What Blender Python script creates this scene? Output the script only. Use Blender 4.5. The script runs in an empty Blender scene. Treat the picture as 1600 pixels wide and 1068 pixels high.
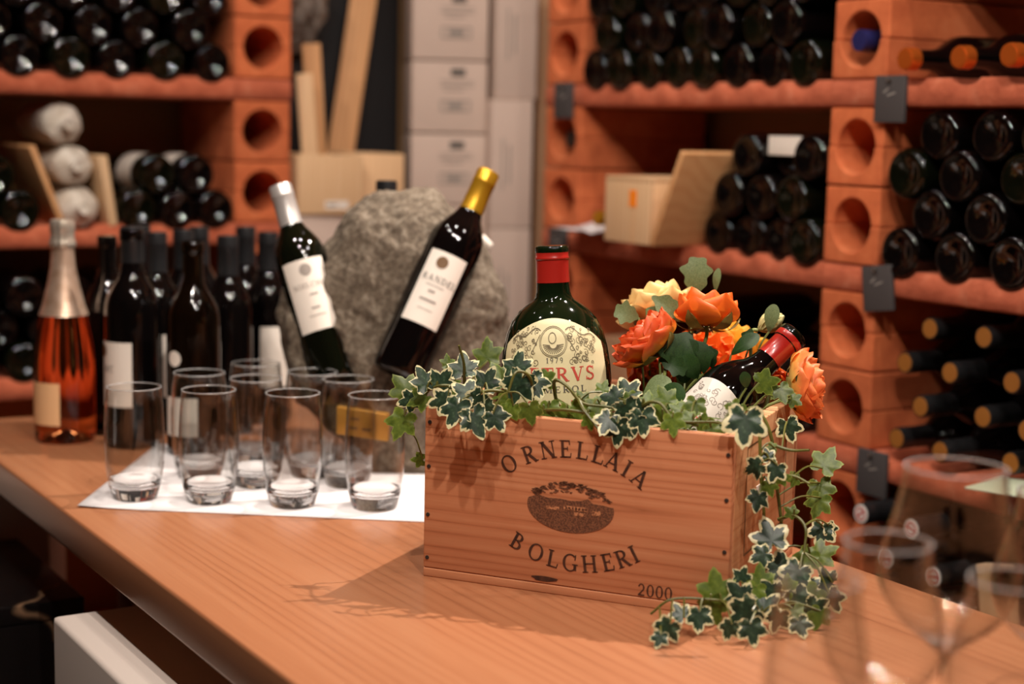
import bpy, bmesh, math, random
from mathutils import Vector, Matrix, Euler, noise
random.seed(7)
PI = math.pi
R = math.radians
col = bpy.context.scene.collection
sc = bpy.context.scene

# ------------------------------------------------------------------ camera
TABLE_Z = 0.80
CAM_Z = TABLE_Z + 0.472
FPX = 2500.0
pitch, roll = math.atan(337 / 2500.0), math.atan(0.021)
FW = Vector((0, math.cos(pitch), -math.sin(pitch)))
U0 = Vector((0, math.sin(pitch), math.cos(pitch)))
X0 = Vector((1, 0, 0))
RT = X0 * math.cos(roll) + U0 * math.sin(roll)
UP = U0 * math.cos(roll) - X0 * math.sin(roll)
CP = Vector((0, 0, CAM_Z))
cam_d = bpy.data.cameras.new('camera')
cam = bpy.data.objects.new('camera', cam_d)
col.objects.link(cam)
m = Matrix((RT, UP, -FW)).transposed().to_4x4()
m.translation = CP
cam.matrix_world = m
cam_d.sensor_width = 36
cam_d.lens = 36 * FPX / 1600
cam_d.clip_start = 0.05
cam_d.dof.use_dof = True
cam_d.dof.focus_distance = 1.70
cam_d.dof.aperture_fstop = 2.8
sc.camera = cam

# ------------------------------------------------------------------ world, lamps, exposure
w = bpy.data.worlds.new('cellar')
sc.world = w
w.use_nodes = True
w.node_tree.nodes['Background'].inputs[0].default_value = (0, 0, 0, 1)
w.node_tree.nodes['Background'].inputs[1].default_value = 0.0
sc.view_settings.view_transform = 'Standard'
sc.view_settings.look = 'None'
sc.view_settings.gamma = 1
sc.view_settings.use_curve_mapping = False
sc.view_settings.exposure = 0.06

LAMPS = []
def lamp(p, target, watts, color=(1.0, 0.86, 0.70), radius=0.03, size=100, blend=0.7):
    LAMPS.append(p)
    nm = 'ceiling_spot_%d_offscreen' % len(LAMPS)
    d = bpy.data.lights.new(nm, 'SPOT')
    d.energy = watts; d.color = color; d.shadow_soft_size = radius
    d.spot_size = R(size); d.spot_blend = blend
    o = bpy.data.objects.new(nm, d)
    col.objects.link(o)
    o.location = p
    o.rotation_euler = (Vector(target) - Vector(p)).to_track_quat('-Z', 'Y').to_euler()
    return o
KEYC = (1.0, 0.89, 0.79)
lamp((0.74, 2.34, 2.52), (-0.02, 1.75, 0.9), 190, KEYC, 0.016, 82)
lamp((-0.30, 0.95, 2.52), (-0.1, 1.9, 0.9), 44, KEYC, 0.024)
lamp((0.25, 0.55, 2.52), (0.1, 1.8, 0.9), 62, KEYC, 0.024)
lamp((-0.75, 1.65, 2.52), (-0.5, 2.3, 0.9), 26, KEYC, 0.024)
lamp((-0.15, 1.75, 2.52), (-0.2, 2.3, 0.9), 16, KEYC, 0.024)
lamp((-0.95, 2.35, 2.52), (-0.75, 2.9, 1.1), 16, KEYC, 0.024)
lamp((0.05, 2.60, 2.52), (0.2, 3.0, 1.1), 12, KEYC, 0.024)
lamp((0.80, 1.35, 2.52), (0.75, 2.1, 1.0), 18, KEYC, 0.024)
lamp((0.62, 0.35, 2.52), (0.7, 2.0, 1.0), 26, KEYC, 0.024)

# ------------------------------------------------------------------ helpers
def at(px, py, d):
    return CP + (FW + RT * ((px - 800) / FPX) - UP * ((py - 534) / FPX)) * d

class MB:
    def __init__(s):
        s.v, s.f, s.m, s.sm = [], [], [], []
    def face(s, idx, mat=0, smooth=False):
        s.f.append(tuple(idx)); s.m.append(mat); s.sm.append(smooth)
    def poly(s, pts, mat=0, smooth=False):
        n = len(s.v); s.v += [tuple(p) for p in pts]
        s.face(range(n, n + len(pts)), mat, smooth)
    def box(s, x0, x1, y0, y1, z0, z1, mat=0, fn=None):
        n = len(s.v)
        P = [(x, y, z) for z in (z0, z1) for y in (y0, y1) for x in (x0, x1)]
        s.v += [tuple(fn(p)) for p in P] if fn else P
        for q in ((0, 2, 3, 1), (4, 5, 7, 6), (0, 1, 5, 4), (2, 6, 7, 3), (0, 4, 6, 2), (1, 3, 7, 5)):
            s.face([n + i for i in q], mat)
    def grid(s, rows, mat=0, smooth=True, wrap=False):
        n = len(s.v); k = len(rows[0])
        for r in rows: s.v += [tuple(p) for p in r]
        for i in range(len(rows) - 1):
            for j in range(k if wrap else k - 1):
                a = n + i * k + j; b = n + i * k + (j + 1) % k
                s.face((a, b, b + k, a + k), mat, smooth)
    def lathe(s, prof, seg=28, mat=0, smooth=True, fn=None):
        rows = []
        for r, z in prof:
            rows.append([(max(r, 1e-5) * math.cos(2 * PI * j / seg), max(r, 1e-5) * math.sin(2 * PI * j / seg), z) for j in range(seg)])
        if fn: rows = [[fn(p) for p in r] for r in rows]
        s.grid(rows, mat, smooth, True)
    def tube(s, pts, rad, seg=7, mat=0, cap=True):
        pts = [Vector(p) for p in pts]; rows = []
        up = Vector((0.13, 0.31, 0.94))
        for i, p in enumerate(pts):
            t = (pts[min(i + 1, len(pts) - 1)] - pts[max(i - 1, 0)])
            if t.length < 1e-9: t = Vector((0, 0, 1))
            t.normalize()
            a = t.cross(up)
            if a.length < 1e-3: a = t.cross(Vector((1, 0, 0)))
            a.normalize(); b = t.cross(a)
            r = rad[i] if isinstance(rad, (list, tuple)) else rad
            rows.append([p + (a * math.cos(2 * PI * j / seg) + b * math.sin(2 * PI * j / seg)) * r for j in range(seg)])
        n = len(s.v)
        s.grid(rows, mat, True, True)
        if cap:
            s.face(list(range(n, n + seg))[::-1], mat); e = n + (len(rows) - 1) * seg
            s.face(range(e, e + seg), mat)
    def mesh(s, name, mats, bevel=0, fix=True):
        me = bpy.data.meshes.new(name)
        me.from_pydata(s.v, [], s.f)
        for x in (mats if isinstance(mats, (list, tuple)) else [mats]): me.materials.append(M[x])
        me.polygons.foreach_set('material_index', s.m)
        me.polygons.foreach_set('use_smooth', s.sm)
        if bevel or fix:
            bm = bmesh.new(); bm.from_mesh(me)
            if bevel:
                bmesh.ops.remove_doubles(bm, verts=bm.verts, dist=1e-6)
                ed = [e for e in bm.edges if len(e.link_faces) == 2 and e.calc_face_angle(0) > 0.6]
                bmesh.ops.bevel(bm, geom=ed, offset=bevel, segments=2, affect='EDGES', profile=0.6)
            if fix: bmesh.ops.recalc_face_normals(bm, faces=bm.faces)
            bm.to_mesh(me); bm.free()
        me.set_sharp_from_angle(angle=R(58))
        me.update()
        return me
    def build(s, name, mats, parent=None, bevel=0, fix=True):
        return link(name, s.mesh(name, mats, bevel, fix), parent)

def link(name, me, parent=None):
    o = bpy.data.objects.new(name, me); col.objects.link(o)
    if parent: o.parent = parent
    return o
def tag(o, label=None, cat=None, group=None, kind=None):
    for k, v in (('label', label), ('category', cat), ('group', group), ('kind', kind)):
        if v: o[k] = v
    return o
def empty(name, loc=(0, 0, 0), rot=(0, 0, 0)):
    o = bpy.data.objects.new(name, None); col.objects.link(o)
    o.empty_display_size = 0.05
    o.location = loc; o.rotation_euler = rot
    return o
def mat_of(o):
    return Matrix.LocRotScale(o.location, o.rotation_euler, o.scale)
def copy_tree(o, parent=None):
    c = o.copy(); col.objects.link(c); c.parent = parent
    for ch in list(o.children): copy_tree(ch, c)
    return c
def catmull(P, n=6):
    P = [Vector(p) for p in P]
    Q = [P[0] * 2 - P[1]] + P + [P[-1] * 2 - P[-2]]
    out = []
    for i in range(1, len(Q) - 2):
        for k in range(n):
            t = k / n; a, b, c, d = Q[i - 1], Q[i], Q[i + 1], Q[i + 2]
            out.append(0.5 * ((2 * b) + (c - a) * t + (2 * a - 5 * b + 4 * c - d) * t * t + (3 * b - a - 3 * c + d) * t ** 3))
    out.append(P[-1])
    return out

# ------------------------------------------------------------------ materials
M = {}
def srgb(r, g, b):
    f = lambda c: (c / 255) / 12.92 if c / 255 <= 0.04045 else ((c / 255 + 0.055) / 1.055) ** 2.4
    return (f(r), f(g), f(b), 1)
def base(name, rough=0.5, **kw):
    mt = bpy.data.materials.new(name); mt.use_nodes = True
    b = mt.node_tree.nodes['Principled BSDF']
    b.inputs['Roughness'].default_value = rough
    for k, v in kw.items(): b.inputs[k.replace('_', ' ')].default_value = v
    M[name] = mt
    return mt, mt.node_tree, b
def plain(name, c, rough=0.5, **kw):
    mt, nt, b = base(name, rough, **kw)
    b.inputs['Base Color'].default_value = c
    return mt
def N(nt, kind, **kw):
    n = nt.nodes.new(kind)
    for k, v in kw.items():
        if k in n.inputs: n.inputs[k].default_value = v
        else: setattr(n, k, v)
    return n
def ramp(nt, fac, stops):
    r = nt.nodes.new('ShaderNodeValToRGB')
    e = r.color_ramp.elements
    while len(e) < len(stops): e.new(0.5)
    for x, (p, c) in zip(e, stops): x.position = p; x.color = c
    nt.links.new(fac, r.inputs[0])
    return r.outputs[0]
def coords(nt, scale=(1, 1, 1), rot=(0, 0, 0), kind='Object'):
    t = nt.nodes.new('ShaderNodeTexCoord'); mp = nt.nodes.new('ShaderNodeMapping')
    mp.inputs['Scale'].default_value = scale; mp.inputs['Rotation'].default_value = rot
    nt.links.new(t.outputs[kind], mp.inputs[0])
    return mp.outputs[0]
def bump(nt, b, h, strength=0.3, dist=0.002):
    n = N(nt, 'ShaderNodeBump', Strength=strength, Distance=dist)
    nt.links.new(h, n.inputs['Height']); nt.links.new(n.outputs[0], b.inputs['Normal'])
def rnd_tint(nt, c, amount=0.2):
    """small per-object value change of a colour socket"""
    oi = nt.nodes.new('ShaderNodeObjectInfo')
    mr = N(nt, 'ShaderNodeMapRange'); mr.inputs['To Min'].default_value = 1 - amount; mr.inputs['To Max'].default_value = 1 + amount
    nt.links.new(oi.outputs['Random'], mr.inputs[0])
    h = nt.nodes.new('ShaderNodeHueSaturation')
    nt.links.new(mr.outputs[0], h.inputs['Value']); nt.links.new(c, h.inputs['Color'])
    return h.outputs[0]
def noisy(name, stops, scale, rough=0.6, det=6, sc3=(1, 1, 1), bstr=0.0, bdist=0.002, tint=0, bscale=None, dist=0.0, **kw):
    mt, nt, b = base(name, rough, **kw)
    n = N(nt, 'ShaderNodeTexNoise', Scale=scale, Detail=det, Roughness=0.6, Distortion=dist)
    v = coords(nt, sc3); nt.links.new(v, n.inputs['Vector'])
    c = ramp(nt, n.outputs[0], stops)
    if tint: c = rnd_tint(nt, c, tint)
    nt.links.new(c, b.inputs['Base Color'])
    if bstr:
        h = n
        if bscale:
            h = N(nt, 'ShaderNodeTexNoise', Scale=bscale, Detail=8, Roughness=0.65); nt.links.new(v, h.inputs['Vector'])
        bump(nt, b, h.outputs[0], bstr, bdist)
    return mt
def wood(name, c0, c1, c2, along, ring=60, rough=0.45, rot=(0, 0, 0), spec=0.4, tint=0, wave=0.45, stretch=0.06, rings=14, across='x', freq=150):
    """grain lines running along one object axis"""
    mt, nt, b = base(name, rough)
    b.inputs['Specular IOR Level'].default_value = spec
    s = [1.0, 1.0, 1.0]; s['xyz'.index(along)] = stretch
    v = coords(nt, tuple(s), rot)
    n0 = N(nt, 'ShaderNodeTexNoise', Scale=ring * 0.22, Detail=2, Roughness=0.5)
    n1 = N(nt, 'ShaderNodeTexNoise', Scale=ring * 0.30, Detail=1, Roughness=0.4)
    n2 = N(nt, 'ShaderNodeTexNoise', Scale=ring * 5.0, Detail=5, Roughness=0.7)
    for n in (n0, n1, n2): nt.links.new(v, n.inputs['Vector'])
    mul = N(nt, 'ShaderNodeMath', operation='MULTIPLY'); mul.inputs[1].default_value = rings
    nt.links.new(n1.outputs[0], mul.inputs[0])
    tc = nt.nodes.new('ShaderNodeTexCoord'); sp_ = nt.nodes.new('ShaderNodeSeparateXYZ'); nt.links.new(tc.outputs['Object'], sp_.inputs[0])
    fz = N(nt, 'ShaderNodeMath', operation='MULTIPLY'); fz.inputs[1].default_value = freq
    nt.links.new(sp_.outputs['xyz'.index(across)], fz.inputs[0])
    ad = N(nt, 'ShaderNodeMath', operation='ADD'); nt.links.new(fz.outputs[0], ad.inputs[0]); nt.links.new(mul.outputs[0], ad.inputs[1])
    mul = ad
    sn = N(nt, 'ShaderNodeMath', operation='PINGPONG'); sn.inputs[1].default_value = 1.0
    nt.links.new(mul.outputs[0], sn.inputs[0])
    pw = N(nt, 'ShaderNodeMath', operation='POWER'); pw.inputs[1].default_value = 0.4
    nt.links.new(sn.outputs[0], pw.inputs[0])
    m0 = N(nt, 'ShaderNodeMix'); m0.inputs[0].default_value = 1 - wave
    nt.links.new(pw.outputs[0], m0.inputs[2]); nt.links.new(n2.outputs[0], m0.inputs[3])
    mx = N(nt, 'ShaderNodeMix'); mx.inputs[0].default_value = 0.38
    nt.links.new(m0.outputs[0], mx.inputs[2]); nt.links.new(n0.outputs[0], mx.inputs[3])
    c = ramp(nt, mx.outputs[0], [(0.18, c0), (0.5, c1), (0.85, c2)])
    if tint: c = rnd_tint(nt, c, tint)
    nt.links.new(c, b.inputs['Base Color'])
    bump(nt, b, mx.outputs[0], 0.12, 0.0006)
    return mt

wood('wood_crate', srgb(128, 66, 36), srgb(200, 130, 90), srgb(222, 162, 120), 'x', 46, 0.55, spec=0.3, wave=0.42, stretch=0.03, rings=26, across='z', freq=150)
wood('wood_crate_side', srgb(150, 88, 50), srgb(208, 146, 100), srgb(228, 174, 128), 'y', 46, 0.55, spec=0.3, tint=0.05, wave=0.42, stretch=0.03, rings=22, across='z', freq=150)
wood('wood_table', srgb(120, 70, 44), srgb(164, 106, 72), srgb(180, 124, 88), 'y', 40, 0.30, spec=0.5, wave=0.36, stretch=0.025, rings=22, across='x', freq=110)
wood('wood_pale', srgb(196, 150, 104), srgb(222, 182, 138), srgb(234, 200, 160), 'z', 30, 0.6, tint=0.12)
wood('wood_board', srgb(170, 112, 66), srgb(202, 148, 98), srgb(216, 168, 118), 'z', 34, 0.6, tint=0.12)
noisy('terracotta', [(0.25, srgb(172, 82, 42)), (0.55, srgb(202, 106, 60)), (0.8, srgb(214, 124, 78))], 22, 0.85, bstr=0.35, bdist=0.002, bscale=160, tint=0.10)
noisy('terracotta_plank', [(0.25, srgb(160, 76, 48)), (0.55, srgb(192, 100, 68)), (0.85, srgb(214, 134, 102))], 30, 0.9, bstr=0.7, bdist=0.004, bscale=130, tint=0.08)
noisy('wall_plaster', [(0.2, srgb(150, 112, 70)), (0.8, srgb(178, 138, 92))], 3, 0.9, bstr=0.2, bscale=60)
noisy('floor_tile', [(0.2, srgb(52, 44, 40)), (0.8, srgb(78, 66, 58))], 5, 0.6)
noisy('ceiling_plaster', [(0.2, srgb(176, 150, 122)), (0.8, srgb(190, 164, 136))], 3, 0.9)
plain('bottle_dark', (0.0022, 0.0016, 0.0016, 1), 0.04, Specular_IOR_Level=0.5)
plain('bottle_green', (0.0028, 0.0036, 0.0016, 1), 0.04, Specular_IOR_Level=0.55)
plain('bottle_large', (0.004, 0.009, 0.003, 1), 0.05, Specular_IOR_Level=0.55)
plain('bottle_amber', (0.0035, 0.0016, 0.0007, 1), 0.08, Specular_IOR_Level=0.5)
plain('capsule_black', (0.012, 0.012, 0.013, 1), 0.32)
plain('capsule_end', srgb(150, 96, 40), 0.4)
plain('capsule_silver', srgb(206, 200, 196), 0.34, Metallic=0.55)
plain('capsule_gold', srgb(196, 146, 34), 0.30, Metallic=0.6)
plain('capsule_copper', srgb(226, 116, 44), 0.30, Metallic=0.7)
plain('capsule_blue', srgb(34, 36, 84), 0.35)
mt, nt, b = base('capsule_red', 0.28)
b.inputs['Base Color'].default_value = srgb(168, 36, 28); b.inputs['Coat Weight'].default_value = 0.5
plain('capsule_white', srgb(226, 220, 214), 0.5)
plain('emblem_red', srgb(190, 40, 40), 0.5)
noisy('foil', [(0.3, srgb(198, 160, 132)), (0.7, srgb(232, 204, 182))], 60, 0.32, bstr=0.5, bdist=0.001, bscale=180, Metallic=0.7)
noisy('foil_top', [(0.3, srgb(196, 180, 160)), (0.7, srgb(236, 226, 212))], 60, 0.30, bstr=0.5, bdist=0.001, Metallic=0.75)
plain('label_white', srgb(232, 222, 210), 0.75)
plain('label_cream', srgb(238, 224, 178), 0.6)
plain('label_peach', srgb(238, 190, 140), 0.6)
plain('ink', (0.028, 0.018, 0.014, 1), 0.7)
plain('ink_grey', srgb(96, 90, 84), 0.7)
plain('ink_fine', srgb(120, 108, 84), 0.7)
plain('ink_soft', srgb(150, 140, 132), 0.7)
plain('ink_red', srgb(214, 84, 70), 0.6)
plain('ink_gold', srgb(104, 70, 30), 0.5)
noisy('brand_burn', [(0.35, srgb(52, 28, 18)), (0.6, srgb(84, 48, 30))], 120, 0.7)
mt, nt, b = base('engraving', 0.7)
v = coords(nt, (1, 1, 1))
wv = N(nt, 'ShaderNodeTexNoise', Scale=650, Detail=3); nt.links.new(v, wv.inputs['Vector'])
nt.links.new(ramp(nt, wv.outputs[0], [(0.40, srgb(88, 54, 36)), (0.62, srgb(136, 88, 60))]), b.inputs['Base Color'])
mt, nt, b = base('engraving_light', 0.7)
v = coords(nt, (1, 1, 1))
wv = N(nt, 'ShaderNodeTexNoise', Scale=500, Detail=3); nt.links.new(v, wv.inputs['Vector'])
nt.links.new(ramp(nt, wv.outputs[0], [(0.40, srgb(120, 74, 48)), (0.60, srgb(206, 142, 98))]), b.inputs['Base Color'])
noisy('stone', [(0.30, srgb(70, 58, 46)), (0.50, srgb(104, 90, 74)), (0.72, srgb(146, 134, 118))], 110, 0.85, det=10, bstr=0.9, bdist=0.006, bscale=70, dist=0.6)
plain('plaque', srgb(196, 142, 62), 0.35, Metallic=0.6)
plain('nail_head', (0.03, 0.022, 0.018, 1), 0.5)
plain('paper_white', srgb(228, 223, 224), 0.7)
plain('paper_pale', srgb(216, 226, 196), 0.6)
noisy('tissue', [(0.3, srgb(190, 176, 158)), (0.7, srgb(228, 220, 208))], 30, 0.85, bstr=0.8, bdist=0.006, bscale=60)
noisy('carton', [(0.3, srgb(200, 178, 164)), (0.7, srgb(212, 190, 176))], 4, 0.8, tint=0.04)
noisy('carton_tan', [(0.3, srgb(176, 136, 100)), (0.7, srgb(190, 150, 114))], 4, 0.8)
plain('tape', srgb(182, 158, 142), 0.5)
plain('slate', srgb(66, 62, 62), 0.75)
plain('chalk', srgb(150, 144, 138), 0.9)
plain('gap_black', (0.010, 0.009, 0.010, 1), 0.6)  # black put in for the dark gap; the upright timber wears it too
noisy('plastic_grey', [(0.3, srgb(70, 56, 48)), (0.7, srgb(150, 136, 124))], 14, 0.35, bstr=1.0, bdist=0.01, bscale=20)
mt, nt, b = base('black_marble', 0.16)
v = coords(nt, (1, 1, 1)); n1 = N(nt, 'ShaderNodeTexNoise', Scale=3, Detail=4); nt.links.new(v, n1.inputs['Vector'])
vo = N(nt, 'ShaderNodeTexVoronoi', feature='DISTANCE_TO_EDGE', Scale=2.6)
mxv = N(nt, 'ShaderNodeMix', data_type='VECTOR'); mxv.inputs[0].default_value = 0.35
nt.links.new(v, mxv.inputs[4]); nt.links.new(n1.outputs['Color'], mxv.inputs[5]); nt.links.new(mxv.outputs[1], vo.inputs['Vector'])
nt.links.new(ramp(nt, vo.outputs['Distance'], [(0.0, srgb(130, 100, 76)), (0.010, (0.006, 0.005, 0.005, 1))]), b.inputs['Base Color'])
plain('foam_white', srgb(222, 208, 198), 0.7)
plain('sticker_orange', srgb(255, 140, 20), 0.5)
plain('steel', srgb(150, 146, 142), 0.35, Metallic=0.9)
# thin clear glass: clear through, mirror at glancing angles
mt, nt, b = base('glass_thin', 0.02)
nt.nodes.remove(b)
tr = N(nt, 'ShaderNodeBsdfTransparent'); tr.inputs[0].default_value = (0.985, 0.985, 0.98, 1)
gl = N(nt, 'ShaderNodeBsdfGlossy', Roughness=0.015)
lw = N(nt, 'ShaderNodeLayerWeight', Blend=0.5); pw = N(nt, 'ShaderNodeMath', operation='POWER'); pw.inputs[1].default_value = 3.2
nt.links.new(lw.outputs['Facing'], pw.inputs[0])
fr = N(nt, 'ShaderNodeMath', operation='MULTIPLY_ADD'); fr.inputs[1].default_value = 0.9; fr.inputs[2].default_value = 0.05
nt.links.new(pw.outputs[0], fr.inputs[0]); mx = N(nt, 'ShaderNodeMixShader')
nt.links.new(fr.outputs[0], mx.inputs[0]); nt.links.new(tr.outputs[0], mx.inputs[1]); nt.links.new(gl.outputs[0], mx.inputs[2])
nt.links.new(mx.outputs[0], nt.nodes['Material Output'].inputs[0])
mt, nt, b = base('glass_solid', 0.0)
b.inputs['Base Color'].default_value = (1, 1, 1, 1); b.inputs['Transmission Weight'].default_value = 1; b.inputs['IOR'].default_value = 1.46
mt, nt, b = base('glass_rim', 0.22)
b.inputs['Base Color'].default_value = (1, 1, 1, 1); b.inputs['Transmission Weight'].default_value = 0.78; b.inputs['IOR'].default_value = 1.46
mt, nt, b = base('glass_rose', 0.0)
b.inputs['Base Color'].default_value = srgb(244, 150, 92); b.inputs['Transmission Weight'].default_value = 1; b.inputs['IOR'].default_value = 1.36
# plants
def leaf_mat(name, stops, scale, rough=0.4, tint=0.2, trans=0.15):
    mt, nt, b = base(name, rough)
    n = N(nt, 'ShaderNodeTexNoise', Scale=scale, Detail=4, Roughness=0.6)
    nt.links.new(coords(nt), n.inputs['Vector'])
    c = rnd_tint(nt, ramp(nt, n.outputs[0], stops), tint)
    nt.links.new(c, b.inputs['Base Color'])
    tl = N(nt, 'ShaderNodeBsdfTranslucent'); nt.links.new(c, tl.inputs[0])
    mx = N(nt, 'ShaderNodeMixShader'); mx.inputs[0].default_value = trans
    nt.links.new(b.outputs[0], mx.inputs[1]); nt.links.new(tl.outputs[0], mx.inputs[2])
    nt.links.new(mx.outputs[0], nt.nodes['Material Output'].inputs[0])
leaf_mat('ivy_dark', [(0.35, srgb(26, 44, 30)), (0.55, srgb(44, 66, 44)), (0.72, srgb(96, 116, 92))], 3.2)
leaf_mat('ivy_cream', [(0.3, srgb(206, 196, 140)), (0.7, srgb(232, 226, 186))], 4, tint=0.08)
leaf_mat('ivy_green', [(0.3, srgb(66, 88, 26)), (0.7, srgb(112, 130, 48))], 3, trans=0.25)
leaf_mat('ivy_green_edge', [(0.3, srgb(96, 116, 42)), (0.7, srgb(140, 152, 70))], 3, tint=0.1, trans=0.25)
leaf_mat('vine', [(0.3, srgb(70, 74, 28)), (0.7, srgb(110, 106, 46))], 20, tint=0.05, trans=0)
leaf_mat('sage_leaf', [(0.3, srgb(98, 116, 70)), (0.7, srgb(140, 156, 106))], 30, 0.6)
leaf_mat('deep_leaf', [(0.3, srgb(30, 58, 24)), (0.7, srgb(56, 86, 36))], 30, 0.5)
leaf_mat('sepal', [(0.3, srgb(112, 96, 44)), (0.7, srgb(148, 130, 66))], 40, 0.6)
leaf_mat('stem_green', [(0.3, srgb(104, 118, 56)), (0.7, srgb(144, 150, 84))], 30, 0.5, trans=0)
leaf_mat('bud_cream', [(0.3, srgb(200, 190, 120)), (0.7, srgb(232, 224, 170))], 40, 0.6, tint=0.05)
def petal_mat(name, base_c, mid_c, tip_c):
    mt, nt, b = base(name, 0.55)
    t = nt.nodes.new('ShaderNodeUVMap'); sx = nt.nodes.new('ShaderNodeSeparateXYZ'); nt.links.new(t.outputs[0], sx.inputs[0])
    n = N(nt, 'ShaderNodeTexNoise', Scale=70, Detail=3); nt.links.new(coords(nt), n.inputs['Vector'])
    ad = N(nt, 'ShaderNodeMath', operation='MULTIPLY_ADD'); ad.inputs[1].default_value = 0.35
    nt.links.new(n.outputs[0], ad.inputs[0]); nt.links.new(sx.outputs[1], ad.inputs[2])
    c = rnd_tint(nt, ramp(nt, ad.outputs[0], [(0.25, base_c), (0.72, mid_c), (1.12, tip_c)]), 0.1)
    nt.links.new(c, b.inputs['Base Color'])
    tl = N(nt, 'ShaderNodeBsdfTranslucent'); nt.links.new(c, tl.inputs[0])
    mx = N(nt, 'ShaderNodeMixShader'); mx.inputs[0].default_value = 0.22
    nt.links.new(b.outputs[0], mx.inputs[1]); nt.links.new(tl.outputs[0], mx.inputs[2])
    nt.links.new(mx.outputs[0], nt.nodes['Material Output'].inputs[0])
petal_mat('petal_pale', srgb(240, 150, 60), srgb(248, 180, 104), srgb(252, 214, 140))
petal_mat('petal_orange', srgb(252, 150, 44), srgb(250, 132, 40), srgb(246, 116, 36))
petal_mat('petal_red', srgb(232, 190, 60), srgb(246, 160, 52), srgb(228, 92, 40))
petal_mat('petal_rust', srgb(252, 170, 60), srgb(250, 146, 50), srgb(240, 112, 44))
petal_mat('petal_yellow', srgb(250, 184, 40), srgb(252, 196, 56), srgb(252, 178, 50))
petal_mat('petal_flame', srgb(254, 226, 130), srgb(253, 198, 100), srgb(242, 126, 64))

# ------------------------------------------------------------------ lettering (own serif alphabet, cap height 1)
def ring(cx, cy, rx, ry, a0, a1, thick, thin, n=18):
    out = []
    for k in range(n):
        A = [a0 + (a1 - a0) * q / n for q in (k, k + 1)]
        P = []
        for a in A:
            a = R(a); wd = thin + (thick - thin) * abs(math.cos(a)) ** 1.5
            P.append(((cx + (rx) * math.cos(a), cy + (ry) * math.sin(a)), (cx + (rx - wd) * math.cos(a), cy + (ry - min(wd, thin * 1.2)) * math.sin(a))))
        out.append([P[0][0], P[1][0], P[1][1], P[0][1]])
    return out
def bar(x0, y0, x1, y1, wd):
    dx, dy = x1 - x0, y1 - y0; l = math.hypot(dx, dy); nx, ny = -dy / l * wd / 2, dx / l * wd / 2
    return [[(x0 - nx, y0 - ny), (x1 - nx, y1 - ny), (x1 + nx, y1 + ny), (x0 + nx, y0 + ny)]]
TK, TN = 0.165, 0.075
def stem(x, y0=0, y1=1, s=3, wd=TK):
    o = bar(x, y0, x, y1, wd)
    if s & 1: o += bar(x - 0.17, y0 + 0.03, x + 0.17, y0 + 0.03, 0.06)
    if s & 2: o += bar(x - 0.17, y1 - 0.03, x + 0.17, y1 - 0.03, 0.06)
    return o
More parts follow.
